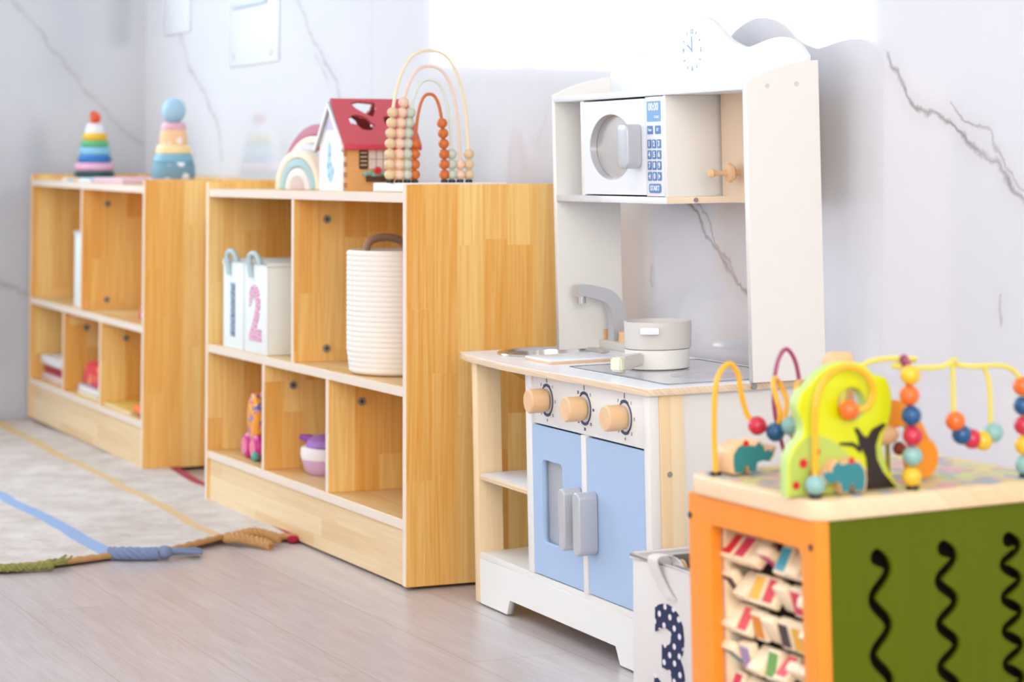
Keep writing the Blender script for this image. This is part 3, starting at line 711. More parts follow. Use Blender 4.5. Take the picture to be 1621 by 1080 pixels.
for k in range(4): box(b, xs+.0004, xs+.0012, .035, .050, .055+k*.009, .0575+k*.009)
obj('shutter_slat', b, simple('slat_pale', (220, 190, 160)), sh)
b = B(); box(b, xs-.0008, xs+.0006, .055, .105, .048, .090); wn = obj('window_print', b, simple('win_pale', (232, 214, 204)), r)
b = B()
for yy in (.072, .088): box(b, xs+.0004, xs+.0011, yy-.0006, yy+.0006, .048, .090)
box(b, xs+.0004, xs+.0011, .055, .105, .0685, .0695); obj('mullion', b, simple('mull_brown', (120, 84, 64)), wn)
b = B(); box(b, xs-.0006, xs+.005, .048, .112, .020, .032, .001); obj('flower_box', b, simple('shutter_dark', (74, 48, 36)), r)
b = B()
for k in range(7): ball(b, (xs+.003, .046+k*.0095, .037+.003*math.sin(k*2.)), .006, 8, (.4, 1, 1))
obj('leaves', b, simple('leaf_teal', (140, 186, 170)), r)
b = B(); 
for k in range(6): a = k*PI/3; ball(b, (xs+.006, .074+.005*math.cos(a), .044+.005*math.sin(a)), .0042, 8, (.4, 1, 1))
obj('flower', b, M['red'], r)

# rainbow abacus
r = thing('rainbow_abacus', 'arched wire abacus with pastel and terracotta beads on a white base', 'toy', F2, (-.12, .0, TOPZ))
b = B(); box(b, -.125, .088, .024, .235, 0, .019, .003); obj('base', b, M['pwhite'], r)
b0 = .019
yc = .108
specs = [('wcream', 'btan', .088, .272, 7, 3), ('wpeach', 'bpeach', .068, .240, 8, 2), ('wsage', 'bsage', .050, .212, 7, 3), ('terr', 'terr', .033, .182, 4, 6)]
for wk, bk, hw, ht, nl, nr in specs:
    P = []
    for k in range(33):
        t = k/32; a = PI*t
        zz = math.sin(a); yy = -math.cos(a)
        # upright legs and a round top
        P.append((-.02, yc+hw*math.copysign(abs(yy)**.8, yy), b0+ht*abs(zz)**.72))
    b = B(); rings(b, P, .0034, 10); wr = obj('wire_arch', b, M[wk], r)
    for side, cnt in ((-1, nl), (1, nr)):
        leg = P if side < 0 else P[::-1]
        b_ = B(); cyl(b_, (-.02, leg[0][1], b0), (-.02, leg[0][1], b0+.006), .0075, seg=16); obj('foot_cap', b_, M['black'], wr)
        s = .0; need = .006+.0105; acc = 0; cntd = 0
        Q = [Vector(p) for p in leg]
        for p, q in zip(Q, Q[1:]):
            L = (q-p).length
            while cntd < cnt and acc+L >= need:
                c = p+(q-p)*((need-acc)/L)
                bb = B(); ball(bb, c, .0110, 18, (1.02, 1.02, .98)); obj('bead', bb, M[bk], wr); cntd += 1; need += .0212
            acc += L

# ------------------------------------------------------------ play kitchen
KY, KT = -.0292, .018
KF = mtx((-4.1213, 1.8173, 0), KY, KT)
KL = 'white wooden play kitchen with blue doors, hob and upper cabinet'
k = thing('play_kitchen', KL, 'play kitchen', KF)
W = .76; D = .325; CZ = .47
b = B(); box(b, -.004, .022, 0, .05, .004, CZ-.012, .002); obj('left_post', b, M['birch'], k)
b = B(); box(b, -.004, .018, .29, .32, .004, CZ-.012, .002); obj('rear_post', b, M['birch'], k)
# plinth with cut-out
b = B(); plate(b, [[(.022, .004), (.150, .004), (.165, .032), (.615, .032), (.632, .004), (.76, .004), (.76, .088), (.022, .088)]], .014, 'XZ', .007); obj('plinth', b, M['white'], k, smooth=False)
b = B(); box(b, .018, .745, 0.002, .31, .088, .100, .001); obj('bottom_board', b, M['white'], k)
b = B(); box(b, .024, .262, .002, .30, .236, .248, .001); obj('side_shelf', b, [M['whiteb'], M['ply']], k, front=1)
b = B(); box(b, .255, .282, .0, .30, .100, CZ-.012, .0015); obj('middle_post', b, M['white'], k)
b = B(); box(b, .282, .738, .004, .018, .369, CZ-.012, .001); obj('control_panel', b, M['white'], k)
# right side: frame post + white side panel
b = B(); box(b, .738, .760, .0, .018, .100, CZ-.012, .0015); obj('right_stile', b, M['white'], k)
b = B(); box(b, .742, .762, .018, .062, .004, CZ-.012, .0015); obj('right_post', b, M['birch'], k)
b = B(); box(b, .744, .756, .062, .31, .006, CZ-.012); obj('side_panel', b, M['white'], k)
b = B(); box(b, .282, .744, .30, .308, .1, CZ-.012); obj('back_panel', b, M['white'], k)
for z in (.33,):
    b = B(); cyl(b, (.760, .034, z), (.7635, .034, z), .0045, seg=14); obj('screw', b, M['screw'], k)
# door divider
b = B(); box(b, .497, .515, -.002, .016, .100, .369, .001); obj('door_stile', b, M['white'], k)
# doors
x0, x1 = .284, .496
b = B(); plate(b, [rrect(x0, x1, .103, .366, .002), rrect(.325, .412, .162, .308, .010)], .012, 'XZ', .006); d1 = obj('oven_door', b, M['blue'], k, label='pale blue door with a clear window', smooth=False)
gm = NT('clear_acrylic'); gm.b.inputs['Transmission Weight'].default_value = .45; gm.b.inputs['Roughness'].default_value = .12; gm.b.inputs['Base Color'].default_value = (.74, .76, .80, 1); gm.b.inputs['IOR'].default_value = 1.3
b = B(); plate(b, [rrect(.319, .418, .156, .314, .010)], .002, 'XZ', .014); obj('window_pane', b, gm.m, d1)
b = B(); plate(b, [rrect(.319, .418, .156, .314, .010), rrect(.325, .412, .162, .308, .009)], .004, 'XZ', .0135); obj('window_frame', b, M['silver'], d1)
x0, x1 = .516, .737
b = B(); plate(b, [rrect(x0, x1, .103, .366, .002)], .012, 'XZ', .006); d2 = obj('washer_door', b, M['blue'], k, label='plain pale blue door', smooth=False)
def handle(parent, xa, xb, z0, z1, y0, dep, wm):
    b = B(); plate(b, [rrect(xa, xb, z0, z1, min(.012, (xb-xa)*.42))], dep, 'XZ', y0-dep/2, .003); return obj('handle', b, wm, parent)
handle(d1, .4705, .4955, .172, .278, 0., .036, M['silver'])
handle(d2, .530, .558, .172, .278, 0., .036, M['silver'])
# knobs and dials
for kx, texts in ((.344, 'abc'), (.503, 'abc'), (.662, 'abc')):
    kz = .414
    b = B(); lathe(b, [(0, -.034), (.019, -.034), (.0215, -.031), (.0215, -.006), (.0195, .0), (0, .003)], (kx, .0, kz), 36, 'Y'); obj('knob', b, M['knobwood'], k)
    n = 40; o = circ(kx, kz, .0265, n); i = circ(kx, kz, .0238, n)
    b = B()
    # ring arc with a thicker top and foot
    plate(b, [circ(kx, kz, .0272, 48), circ(kx-.0006, kz, .0240, 48)], .0008, 'XZ', .0036)
    for a0 in (90, 270):
        pts = [(kx+.029*math.cos(math.radians(a)), kz+.029*math.sin(math.radians(a))) for a in range(a0-32, a0+33, 8)]
        pts += [(kx+.024*math.cos(math.radians(a)), kz+.024*math.sin(math.radians(a))) for a in range(a0+32, a0-33, -8)]
        plate(b, [pts], .0009, 'XZ', .0035)
    dr = obj('dial_ring', b, M['navy'], k)
    nums = ['0', '5', '10', '15', '20', '25', '30', '35'] if kx == .503 else ['0', '1', '2', '3', '4', '5', '6', '7']
    for q in range(8):
        a = PI/2-q*PI/4
        b = B()
        if q == 0: box(b, kx-.0006, kx+.0006, .0030, .0038, kz+.031, kz+.040)
        else: text(b, nums[q], .0075, kx+.0355*math.cos(a), kz+.0355*math.sin(a), 'XZ', .0036, .0003)
        obj('dial_number' if q else 'dial_mark', b, M['navy'], dr)
# countertop: bowed front edge, plywood rim
out = [(-.075, .004), (.0, -.012), (.20, -.026), (.33, -.026), (.55, -.014), (.735, -.008), (.768, -.006), (.772, .0), (.772, .325), (-.02, .325), (-.02, .26), (-.075, .20)]
hole = circ(.045, .150, .096, 48)
b = B(); plate(b, [out, hole], .012, 'XY', CZ-.006, .0008)
for v in b.verts: pass
ct = obj('countertop', b, [mat('counter_white', (248, 248, 250), .3, var=.005), M['ply']], k, smooth=False)
for f in ct.data.polygons:
    if abs(f.normal.z) < .6: f.material_index = 1
# sink
b = B(); lathe(b, [(.108, .0005), (.107, .003), (.098, .003), (.092, -.002), (.086, -.030), (.060, -.048), (.0, -.050), (.0, -.0515), (.061, -.0495), (.088, -.032), (.095, -.002)], (.045, .150, CZ), 56)
obj('sink_bowl', b, M['steel'], k)
b = B(); cyl(b, (.045, .150, CZ-.050), (.045, .150, CZ-.0485), .014); obj('sink_drain', b, M['screw'], k)
# faucet
fx = .045
fa = k
b = B(); box(b, fx-.095, fx+.075, .265, .300, CZ, CZ+.017, .002); fbase = obj('faucet_base', b, M['grey'], k)
b = B()
cen = smooth_pts([(fx+.012, .283, CZ+.017), (fx+.012, .283, CZ+.055), (fx+.012, .277, CZ+.082), (fx+.012, .262, CZ+.102), (fx+.012, .235, CZ+.112), (fx+.012, .212, CZ+.117), (fx+.012, .194, CZ+.116)], 5)
rows = []
for i, p in enumerate(cen):
    d = (cen[min(i+1, len(cen)-1)]-cen[max(i-1, 0)]).normalized(); nrm = Vector((1, 0, 0)).cross(d)
    hw = .0155-.005*i/len(cen)
    rows.append([b.verts.new(p+Vector((sx_*.013, 0, 0))+nrm*hw*sn) for sx_, sn in ((-1, -1), (1, -1), (1, 1), (-1, 1))])
for a, c in zip(rows, rows[1:]):
    for q in range(4): b.faces.new((a[q], a[(q+1) % 4], c[(q+1) % 4], c[q]))
b.faces.new(rows[0]); b.faces.new(rows[-1][::-1])
bmesh.ops.bevel(b, geom=[e for e in b.edges if not e.is_boundary and len(e.link_faces) == 2 and e.calc_face_angle(0) > .9], offset=.003, segments=2, affect='EDGES')
fs_ = obj('faucet_spout', b, M['silver'], fbase)
b = B(); cyl(b, (fx+.012, .207, CZ+.092), (fx+.012, .207, CZ+.110), .008, seg=20); obj('nozzle', b, M['steel'], fs_)
for xx in (fx-.050, fx+.054):
    b = B(); cyl(b, (xx, .280, CZ+.016), (xx, .280, CZ+.037), .0150, .0140); obj('tap_knob', b, M['knobwood'], fbase)
# hob: printed glass-like sheet
b = B(); plate(b, [rrect(.345, .735, .045, .305, .008)], .0012, 'XY', CZ+.0008); hob = obj('hob_sheet', b, mat('hob_grey', (196, 196, 200), .12, var=.02), k)
M['burner'] = print_mat('burner_print', (188, 176, 182), [(196, 160, 166), (172, 172, 180)], 30, .15)
for cx_, cy_, rr in ((.46, .17, .050), (.625, .175, .060)):
    b = B(); plate(b, [circ(cx_, cy_, rr)], .0006, 'XY', CZ+.0016); obj('burner_print', b, M['burner'], hob)
b = B(); plate(b, [rrect(.345, .735, .045, .305, .008), rrect(.3475, .7325, .0475, .3025, .007)], .0004, 'XY', CZ+.0017); obj('hob_outline', b, M['navy'], hob)

# tall side panels
def tall(xa, xb, lab=None):
    pts = [(.180, CZ+.0005), (.318, CZ+.0005), (.318, 1.000)]
    pts += [(.318-.136*t_, .966+.034*math.cos(t_*PI/2)**.9*1.0) for t_ in (0, .2, .4, .6, .8, 1.)][1:]
    pts[-1] = (.180, .966)
    b = B(); plate(b, [pts], xb-xa, 'YZ', (xa+xb)/2, .001); o = obj('tall_side_panel', b, M['white'], k, smooth=False)
    return o
tall(-.006, .008); tp = tall(.768, .782)
for (y, z) in ((.220, .957), (.275, .960)):
    b = B(); cyl(b, (.7815, y, z), (.7825, y, z), .0042, seg=16); obj('screw_cap', b, M['grey'], tp)
b = B(); cyl(b, (.771, .186, CZ-.006), (.776, .186, CZ-.006), .005, seg=16); obj('bolt', b, M['screw'], ct)
# upper cabinet
b = B(); box(b, .008, .768, .177, .318, .951, .962, .001); obj('upper_top_board', b, M['whiteb'], k)
pts = [(.008, .180), (.482, .180), (.487, .186), (.52, .29), (.768, .29), (.768, .305), (.008, .305)]
pts = [(.008, .180), (.484, .180), (.500, .268), (.515, .290), (.768, .292), (.768, .305), (.008, .305)]
b = B(); plate(b, [pts], .012, 'XY', .765, .0006); cs = obj('upper_shelf', b, [M['whiteb'], M['peach']], k, smooth=False)
for f in cs.data.polygons:
    if f.normal.x > .5: f.material_index = 1
b = B(); box(b, .490, .768, .288, .300, .760, .951); obj('upper_back_board', b, M['peach'], k)
b = B(); cyl(b, (.492, .232, .765), (.496, .232, .765), .004, seg=14); obj('screw', b, M['screw'], cs)
# microwave
b = B(); box(b, .118, .134, .184, .30, .771, .951, .001); obj('microwave_side', b, M['white'], k)
b = B(); box(b, .474, .484, .181, .300, .771, .951, .001); obj('microwave_side', b, M['white'], k)
b = B(); box(b, .134, .474, .270, .274, .771, .951); obj('microwave_back', b, M['steel'], k)
b = B(); plate(b, [rrect(.136, .399, .774, .9475, .002), circ(.256, .862, .092, 56, .061)], .012, 'XZ', .188, .0); md = obj('microwave_door', b, M['whiteb'], k, smooth=False)
b = B(); plate(b, [rrect(.145, .390, .780, .942, .002)], .002, 'XZ', .196, .0)
obj('door_window', b, mat('window_silver', (206, 200, 196), .25, .5, .6), md)
handle(md, .345, .385, .822, .902, .182, .030, M['silver'])
b = B(); plate(b, [circ(.256, .862, .092, 56, .061), circ(.256, .862, .0905, 56, .0600)], .013, 'XZ', .188); obj('window_liner', b, M['silver'], md)
b = B(); box(b, .401, .474, .182, .190, .772, .950, .0008); mp = obj('control_strip', b, M['whiteb'], k)
yk = .1815
b = B(); plate(b, [rrect(.409, .463, .905, .942, .003)], .0008, 'XZ', yk); ds = obj('display', b, M['printblue'], mp)
b = B(); text(b, '00:00', .019, .436, .931, 'XZ', yk-.0006, .0003, .0004, .95); text(b, 'START', .007, .449, .913, 'XZ', yk-.0006, .0002); obj('display_text', b, M['whiteb'], ds)
for (x_, s_) in ((.4205, 'Timer'), (.4515, 'SET')):
    b = B(); plate(b, [rrect(x_-.011, x_+.011, .883, .898, .002)], .0008, 'XZ', yk); kk = obj('key', b, M['printdark'], mp)
    b = B(); text(b, s_, .0075, x_, .8905, 'XZ', yk-.0006, .0002, .0001, .8); obj('key_label', b, M['whiteb'], kk)
keys = ['1', '2', '3', '4', '5', '6', '7', '8', '9', '<', '0', '>']
for i, s_ in enumerate(keys):
    x_ = .4165+.0192*(i % 3); z_ = .8655-.0193*(i//3)
    b = B(); plate(b, [rrect(x_-.0076, x_+.0076, z_-.0078, z_+.0078, .002)], .0008, 'XZ', yk); kk = obj('key', b, M['printdark'], mp)
    b = B()
    if s_ in '<>':
        q = 1 if s_ == '>' else -1
        plate(b, [[(x_-q*.003, z_+.005), (x_-q*.003, z_-.005), (x_+q*.004, z_)][::q]], .0004, 'XZ', yk-.0007)
    else: text(b, s_, .0135, x_, z_, 'XZ', yk-.0006, .0003, .0005)
    obj('key_label', b, M['whiteb'], kk)
b = B(); plate(b, [rrect(.412, .460, .778, .7945, .006)], .0008, 'XZ', yk); kk = obj('start_key', b, M['printdark'], mp)
b = B(); text(b, 'START', .0125, .436, .7862, 'XZ', yk-.0006, .0003, .0003, 1.0); obj('key_label', b, M['whiteb'], kk)
# crown with clock
cr = [(0.008, .955), (.762, .955), (.768, 1.008)]
top = sm2([(.768, 1.008), (.735, 1.032), (.690, 1.043), (.640, 1.041), (.585, 1.033), (.555, 1.033), (.500, 1.050), (.440, 1.085), (.375, 1.098), (.310, 1.085), (.240, 1.050), (.185, 1.033), (.150, 1.033), (.110, 1.041), (.066, 1.043), (.030, 1.032), (.008, 1.008)], 5)
b = B(); plate(b, [cr[:2]+top], .010, 'XZ', .307, .0006); co_ = obj('crown_board', b, [M['whiteb'], M['peach']], k, smooth=False)
b = B()
ccx, ccz = .358, 1.036
for i in range(12):
    a = PI/2-i*PI/6; rr = .034
    if i % 3 == 0: text(b, {0: '12', 3: '3', 6: '6', 9: '9'}[i], .013, ccx+rr*math.cos(a), ccz+rr*math.sin(a), 'XZ', .3016, .0003)
    else:
        c_, s_ = math.cos(a), math.sin(a); rings(b, [(ccx+.033*c_, .3016, ccz+.033*s_), (ccx+.038*c_, .3016, ccz+.038*s_)], .0009, 6)
clk = obj('clock_face_print', b, M['printblue'], co_)
b = B(); rings(b, [(ccx, .3014, ccz-.003), (ccx, .3014, ccz+.026)], .0009, 6); rings(b, [(ccx, .3014, ccz), (ccx-.017, .3014, ccz+.010)], .0012, 6); obj('clock_hands', b, M['printblue'], co_)
# peg hook
b = B(); lathe(b, [(0, -.062), (.006, -.061), (.0085, -.056), (.006, -.050), (.0042, -.046), (.0042, -.030), (.006, -.027), (.0155, -.024), (.0175, -.019), (.012, -.012), (.005, -.008), (.005, .0)], (.555, .288, .812), 28, 'Y'); obj('peg_hook', b, M['knobwood'], k)

# cutting board, pan, pot
r = thing('chopping_board', 'white topped wooden chopping board lying between sink and hob', 'chopping board', KF, (.165, .040, CZ))
b = B(); box(b, 0, .115, 0, .135, 0, .004, .001); obj('board_base', b, M['knobwood'], r)
b = B(); box(b, 0, .115, 0, .135, .004, .0085, .001); obj('board_top', b, M['whiteb'], r)
P0 = (.463, .165, CZ+.002)
r = thing('toy_saucepan', 'white toy saucepan with grey handle on the hob', 'pan', KF, P0)
b = B(); lathe(b, [(0, 0), (.053, 0), (.0560, .002), (.0570, .030), (.0570, .034), (.053, .034), (.052, .004), (0, .004)], seg=56); obj('body', b, M['white'], r)
b = B()
hd = Vector((.5, -.866, 0)).normalized(); hn = Vector((-hd.y, hd.x, 0))
prof = []
rows = []
for t_, zl, zh, wd in ((0, .010, .030, .009), (.022, .008, .030, .010), (.040, .004, .030, .0115), (.062, .004, .028, .0115)):
    c = hd*(.055+t_); rows.append([b.verts.new(c+hn*s_*wd+Vector((0, 0, zz))) for s_, zz in ((-1, zl), (1, zl), (1, zh), (-1, zh))])
for a, c in zip(rows, rows[1:]):
    for q in range(4): b.faces.new((a[q], a[(q+1) % 4], c[(q+1) % 4], c[q]))
b.faces.new(rows[0]); b.faces.new(rows[-1][::-1])
bmesh.ops.bevel(b, geom=list(b.edges), offset=.003, segments=2, affect='EDGES')
obj('handle', b, M['grey'], r)
b = B(); rows = []
for t_ in (.0, .014):
    c = hd*(.117+t_); rows.append([b.verts.new(c+hn*s_*.0115+Vector((0, 0, zz))) for s_, zz in ((-1, .004), (1, .004), (1, .028), (-1, .028))])
for q in range(4): b.faces.new((rows[0][q], rows[0][(q+1) % 4], rows[1][(q+1) % 4], rows[1][q]))
b.faces.new(rows[0]); b.faces.new(rows[-1][::-1])
bmesh.ops.bevel(b, geom=list(b.edges), offset=.003, segments=2, affect='EDGES')
obj('handle_tip', b, simple('tip_cream', (242, 238, 214)), r)
r = thing('toy_pot', 'grey toy pot with white side handles stacked on the white saucepan', 'pot', KF, (P0[0], P0[1]+.002, P0[2]+.0345), .0)
b = B(); lathe(b, [(0, 0), (.056, 0), (.0585, .002), (.0595, .046), (.0595, .048), (.0555, .048), (.055, .004), (0, .004)], seg=56); obj('body', b, M['grey'], r)
for a in (-38, 142):
    a = math.radians(a); c = Vector((math.cos(a), math.sin(a), 0)); t_ = Vector((-c.y, c.x, 0)); b = B(); n_ = 10
    lo = []
    for q in range(n_+1):
        th = -.27+.54*q/n_; lo.append((.057*math.cos(a+th), .057*math.sin(a+th)))
    for q in range(n_, -1, -1):
        th = -.23+.46*q/n_; lo.append((.073*math.cos(a+th), .073*math.sin(a+th)))
    plate(b, [lo], .012, 'XY', .034, .002); obj('side_handle', b, M['whiteb'], r)

# ------------------------------------------------------------ activity cube
CF = mtx((-2.375, 1.4835, .0), .0149, .018)
c = thing('activity_cube', 'wooden activity cube with orange and green sides and bead maze on top', 'activity toy', CF)
X0, X1, Y1, DZ = -.289, .014, .365, .410
# orange face (alphabet tiles behind the opening)
b = B(); plate(b, [rrect(X0, X1, .005, DZ, .004), rrect(-.235, -.022, .045, .374, .012)], .017, 'XZ', .0085, .0015); of = obj('orange_panel', b, M['orange'], c)
for (x, z) in ((-.284, .380), (.004, .379)):
    b = B(); cyl(b, (x+.0 if x < 0 else x-.004, -.001, z), (x if x < 0 else x-.004, .001, z), .0042, seg=14); obj('screw', b, M['black'], of)
# green face with wave tracks
def track(yc_, amp, zt_, pitch, w_):
    cen = []
    n_ = 150
    for i in range(n_+1):
        z = zt_-(zt_-.05)*i/n_; ph = (zt_-z)/pitch*2*PI
        k0 = math.exp(-((zt_-z)/.004)**2)
        cen.append(Vector((yc_+amp*math.sin(ph+.05)-k0*.004, z, 0)))
    L, R_ = [], []
    for i, p in enumerate(cen):
        d = (cen[min(i+1, n_)]-cen[max(i-1, 0)]).normalized(); nn = Vector((-d.y, d.x, 0))
        w = w_*(1+.45*math.exp(-(i/n_*(zt_-.05)/.007)**2))
        L.append(p+nn*w); R_.append(p-nn*w)
    top = cen[0]; a1 = math.atan2((R_[0]-top).y, (R_[0]-top).x); w0 = (R_[0]-top).length
    a2 = a1+PI if math.sin(a1+PI/2) > 0 else a1-PI
    cap = [(top.x+w0*math.cos(a1+(a2-a1)*k_/10), top.y+w0*math.sin(a1+(a2-a1)*k_/10)) for k_ in range(1, 10)]
    return [(p.x, p.y) for p in L[::1]][::-1][::-1]+[(p.x, p.y) for p in R_[::-1]]+cap
tr = [track(.088, .0112, .362, .066, .0070), track(.184, .0118, .364, .0515, .0068), track(.280, .0120, .366, .040, .0064)]
b = B(); plate(b, [[(.017, .005), (Y1-.017, .005), (Y1-.017, DZ), (.017, DZ)]]+tr, .012, 'YZ', X1-.008); gp = obj('green_panel', b, M['green'], c, smooth=False)
# black lining behind the tracks and plain outer panels
b = B(); box(b, X0, X1, Y1-.017, Y1, .005, DZ, .002); obj('back_panel', b, M['orange'], c)
b = B(); box(b, X0, X0+.012, .017, Y1-.017, .005, DZ); obj('side_panel', b, simple('cube_blue', (60, 140, 190)), c)
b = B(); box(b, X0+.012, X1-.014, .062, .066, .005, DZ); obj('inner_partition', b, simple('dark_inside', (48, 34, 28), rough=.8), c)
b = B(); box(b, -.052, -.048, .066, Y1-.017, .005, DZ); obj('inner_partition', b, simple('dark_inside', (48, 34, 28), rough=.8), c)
for xs_ in (-.238, -.022):
    b = B(); box(b, xs_-.004, xs_+.010, .019, .060, .03, .385); obj('inner_post', b, M['tilewood'], c)
# deck
b = B(); plate(b, [rrect(X0+.003, X1+.004, -.006, Y1+.004, .030, 8)], .024, 'XY', DZ+.012, .003); dk = obj('deck_board', b, M['deck'], c)
b = B(); plate(b, [rrect(X0+.016, X1-.008, .008, Y1-.008, .024, 8)], .0012, 'XY', DZ+.0246); obj('deck_print', b, M['deckprint'], dk)
TZ = DZ+.0252
# alphabet tiles on rods
tcols = [(214, 30, 50), (60, 150, 170), (232, 88, 96), (240, 180, 60), (200, 60, 130), (110, 160, 80), (70, 50, 56), (214, 60, 90), (170, 150, 190), (230, 140, 50)]
rt_ = random.Random(11); ti = 0
pat = [simple('tp%d' % i, cc) for i, cc in enumerate(tcols)]
for row in range(7):
    rz_ = .345-.0435*row
    b = B(); cyl(b, (-.236, .030, rz_), (-.020, .030, rz_), .0030, seg=8); rod = obj('tile_rod', b, M['tilewood'], c)
    for q in range(7):
        xt = -.222+.0305*q; ang_ = rt_.choice([.25, .6, -.5, .9, 2.7, -.2, 1.3, -.8])
        b = B(); box(b, -.0146, .0146, -.0068, .0068, -.0190, .0190, .003)
        for v in b.verts: v.co = Matrix.Rotation(ang_, 3, 'X') @ v.co + Vector((xt, .030, rz_))
        tl = obj('alphabet_tile', b, M['tilewood'], rod)
        if (q+row) % 3 != 2:
            b = B()
            for s_ in (-1, 1): box(b, -.0105, .0105, min(s_*.0069, s_*.0074), max(s_*.0069, s_*.0074), -.0145, .0145)
            for v in b.verts: v.co = Matrix.Rotation(ang_, 3, 'X') @ v.co + Vector((xt, .030, rz_))
            o = obj('tile_print', b, pat[(ti*7+row) % 10], c); ti += 1
BR = .0122
def bead(p, mk, parent=None): b = B(); ball(b, p, BR, 22); return obj('bead', b, M[mk], parent or c)
def wire(pts, mk, r_=.0034, n_=10):
    b = B(); tube(b, pts, r_, 12, n_); o = obj('bead_wire', b, M[mk], c)
    for e in (pts[0], pts[-1]):
        b = B(); cyl(b, (e[0], e[1], TZ), (e[0], e[1], TZ+.004), .0075, seg=18); obj('wire_foot', b, M['black'], o)
    return o
# amber corkscrew wire at the back left, running towards the back
wx = -.240
w1 = wire([(-.237, .012, TZ), (wx, .013, .50), (wx, .018, .553), (wx, .036, .574), (wx, .050, .560), (wx, .054, .535), (wx, .064, .505), (wx+.012, .078, .493), (wx+.02, .092, .490), (wx+.028, .094, .510), (wx+.02, .092, .535), (wx, .103, .551), (wx-.015, .120, .545), (wx-.01, .128, .520), (wx, .118, .498), (wx+.02, .110, .494), (wx+.035, .112, .515), (wx+.03, .118, .540), (wx+.01, .135, .546), (wx, .155, .535), (wx-.01, .165, .50), (wx-.01, .168, TZ)], 'wyellow')
bead((wx+.008, .072, .494), 'crimson', w1); bead((wx+.022, .090, .486), 'bblue', w1); bead((wx+.036, .104, .494), 'bteal', w1); bead((wx+.02, .127, .478), 'crimson', w1)
bead((wx, .140, .490), 'borange', w1)
w2 = wire([(-.262, .135, TZ), (-.262, .118, .50), (-.262, .117, .54), (-.262, .124, .572), (-.262, .137, .586), (-.262, .150, .570), (-.262, .156, .54), (-.262, .158, .50), (-.262, .158, TZ)], 'wmag', .0028)
# lime tree cut-out
TX = -.024
tree_pts = [(-.014, TZ), (-.013, .475), (-.006, .492), (.008, .507), (.009, .520), (.003, .533), (.002, .545), (.009, .558), (.020, .566), (.032, .577), (.050, .587), (.074, .590), (.096, .586), (.112, .573), (.128, .568), (.136, .552), (.136, .530), (.130, .510), (.122, .497), (.122, .480), (.128, .460), (.142, TZ)]
hl = circ(.079, .539, .0195, 32)
b = B(); plate(b, [sm2(tree_pts, 4), hl], .020, 'YZ', TX-.010, .003); tree = obj('tree_cutout', b, [M['lime'], simple('tree_side', (196, 222, 130))], c)
for f in tree.data.polygons:
    if abs(f.normal.x) < .5: f.material_index = 1
b = B(); plate(b, [sm2([(-.012, TZ+.001), (-.011, .475), (-.004, .490), (.011, .503), (.026, .505), (.045, .500), (.060, .490), (.080, .470), (.088, .450), (.088, TZ+.001)], 4)], .0008, 'YZ', TX+.0004); obj('hill_print', b, M['limepale'], tree)
b = B(); plate(b, [sm2([(.127, TZ+.001), (.124, .458), (.118, .480), (.114, .492), (.112, .480), (.116, .462), (.132, TZ+.001)], 4)], .0007, 'YZ', TX+.0005); obj('hill_print', b, M['limepale'], tree)
b = B(); tp_ = [(.091, TZ+.001), (.097, .460), (.096, .474), (.090, .486), (.078, .494), (.060, .495), (.058, .492), (.078, .489), (.088, .480), (.085, .500), (.080, .510), (.085, .511), (.092, .502), (.098, .498), (.106, .508), (.122, .514), (.126, .512), (.116, .502), (.110, .488), (.111, .472), (.120, .455), (.138, TZ+.001)]
plate(b, [tp_], .0012, 'YZ', TX+.0010); obj('trunk_print', b, M['trunk'], tree)
for (y, z, rr) in ((.007, .474, .0055), (-.004, .449, .0048), (.026, .486, .0045), (.020, .459, .0050)):
    b = B(); plate(b, [circ(y, z, rr, 20)], .0010, 'YZ', TX+.0014); obj('apple_print', b, M['red'], tree)
# front amber hook wire with orange bead ending in the tree hole
w3 = wire([(-.006, .012, TZ), (-.006, .013, .50), (-.006, .016, .548), (-.006, .032, .576), (-.006, .060, .586), (-.006, .084, .578), (-.006, .097, .560), (-.008, .093, .540), (-.014, .080, .533), (-.026, .070, .533), (-.050, .066, .530), (-.07, .066, .50), (-.07, .066, TZ)], 'wyellow', .0036)
bead((-.006, .012, TZ+.0150), 'bteal', w3); bead((-.012, .066, .534), 'borange', w3)
# yellow wire across the right side with beads
yx = -.012
w4 = wire([(-.06, .085, TZ), (-.06, .088, .53), (-.055, .100, .567), (-.05, .120, .585), (-.04, .150, .589), (-.03, .175, .588), (-.05, .180, .583), (-.04, .150, .580), (-.02, .165, .578), (yx, .200, .578), (yx-.005, .222, .583), (yx-.02, .238, .584), (yx-.02, .228, .579), (yx, .250, .576), (yx, .285, .575), (yx, .305, .570), (yx, .318, .558), (yx, .322, .54), (yx, .323, .50), (yx, .323, TZ)], 'wpale', .0032)
w5 = wire([(yx, .216, .582), (yx, .218, .570), (yx, .218, .545), (yx, .218, .515), (yx, .222, .500), (yx, .236, .487), (yx, .252, .483), (yx, .268, .487), (yx, .272, .50), (yx, .273, .53), (yx, .271, .560), (yx, .262, .576)], 'wpale', .0030)
for ob_ in list(w5.children): bpy.data.objects.remove(ob_)
for p, mk in (((yx, .220, .511), 'borange'), ((yx, .229, .494), 'bblue'), ((yx+.001, .243, .488), 'crimson'), ((yx+.004, .257, .485), 'byellow'), ((yx+.006, .272, .494), 'bteal')): bead(p, mk, w5)
cl = .146
w6 = wire([(0, cl, TZ), (0, cl, .50), (0, cl, .572), (-.006, cl, .592), (-.016, cl, .590), (-.02, cl+.01, .57), (-.03, cl+.02, .50), (-.03, cl+.02, TZ)], 'wmag', .0028)
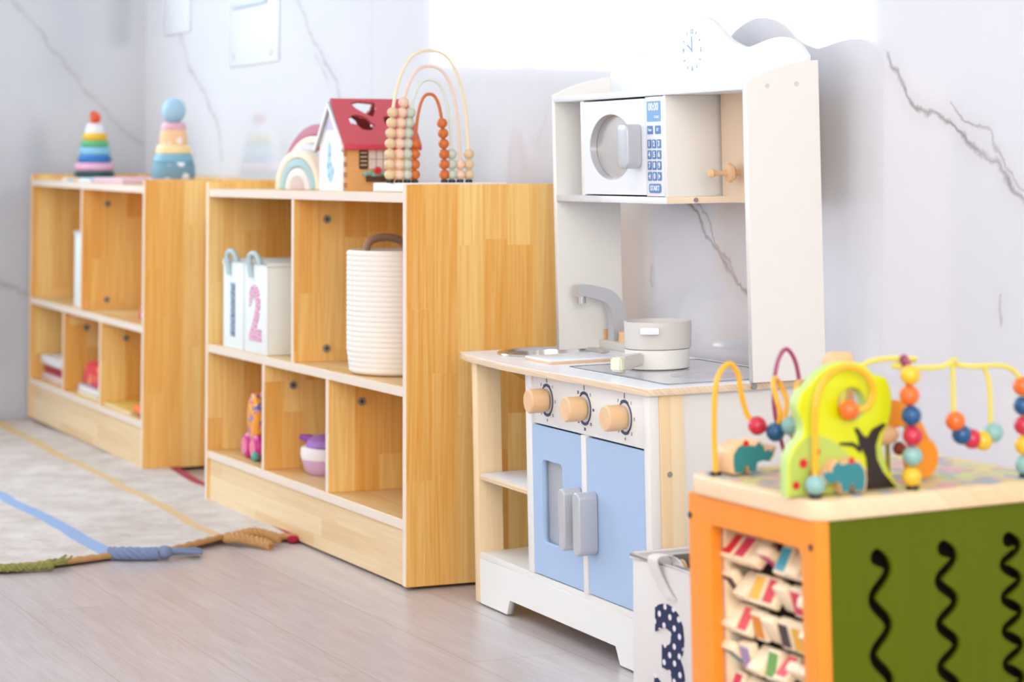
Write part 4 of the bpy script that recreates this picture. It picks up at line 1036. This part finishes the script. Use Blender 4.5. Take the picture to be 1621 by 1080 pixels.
for i_, mk in enumerate(('byellow', 'bteal', 'crimson', 'bblue', 'borange', 'byellow')):
    bead((0, cl+(.001 if i_ % 2 else -.001)+(.003 if i_ == 2 else 0), TZ+.0155+.0243*i_), mk, w6)
for i_, mk in enumerate(('bteal', 'byellow', 'crimson', 'bblue', 'borange')):
    bead((yx, .323, TZ+.0150+.0243*i_), mk, w4)
# rhino blocks
def rhino(yb, x0_, flip, th, zs):
    s_ = -1 if flip else 1
    base = [(-.030, .004), (-.026, .002), (-.016, .002), (-.014, .012), (-.008, .012), (-.006, .002), (.004, .002), (.007, .016), (.016, .018), (.026, .016), (.032, .024), (.036, .036), (.030, .030), (.026, .034), (.020, .030), (.018, .038), (.010, .046), (.004, .040), (-.006, .042), (-.010, .046), (-.024, .040), (-.031, .030), (-.032, .018)]
    ol = [(yb+s_*p[0], TZ+p[1]*zs) for p in base]
    if flip: ol = ol[::-1]
    b = B(); plate(b, [ol], th, 'YZ', x0_-th/2, .001); rb = obj('rhino_block', b, M['knobwood'], c)
    il = [(yb+s_*p[0]*.9, TZ+.002+p[1]*zs*.9) for p in base]
    if flip: il = il[::-1]
    b = B(); plate(b, [il], .0008, 'YZ', x0_+.0005); obj('rhino_print', b, M['tealp'], rb)
    b = B(); plate(b, [circ(yb+s_*-.010, TZ+.043*zs, .004, 14)], .0009, 'YZ', x0_+.0009); obj('bird_print', b, M['red'], rb)
    return rb
rhino(.052, -.212, False, .040, .94)
rhino(.052, -.004, True, .022, .94)
# fox car behind the tree (orange)
fxx = -.085
b = B(); plate(b, [sm2([(.140, .505), (.150, .528), (.178, .534), (.200, .522), (.214, .505), (.226, .480), (.226, .462), (.212, .470), (.206, .488), (.196, .500), (.180, .500), (.165, .496), (.150, .498)], 4)], .022, 'YZ', fxx, .002); obj('fox_body', b, M['foxor'], c)
for yy, xx in ((.206, fxx+.018), (.226, fxx-.010)):
    b = B(); lathe(b, [(0, -.004), (.024, -.004), (.025, .0), (.024, .004), (0, .004)], (xx, yy, TZ+.0255), 30, 'X'); obj('fox_wheel', b, M['foxor'] if xx > fxx else M['knobwood'], c)
b = B(); ball(b, (fxx+.01, .155, .492), .018, 16, (1, 1.3, .7)); obj('fox_muzzle', b, M['knobwood'], c)
b = B(); ball(b, (fxx+.01, .180, .474), .0085, 12); obj('fox_nose', b, simple('nose_brown', (140, 50, 30)), c)
b = B(); tube(b, [(fxx-.03, .185, .515), (fxx-.03, .190, .49), (fxx-.03, .190, TZ)], .003, 8, 6); obj('fox_peg', b, simple('peg_olive', (160, 160, 40)), c)
# wooden upright behind the tree
b = B(); box(b, -.125, -.10, .098, .138, TZ, .594, .010, 3); obj('wooden_post', b, M['knobwood'], c)
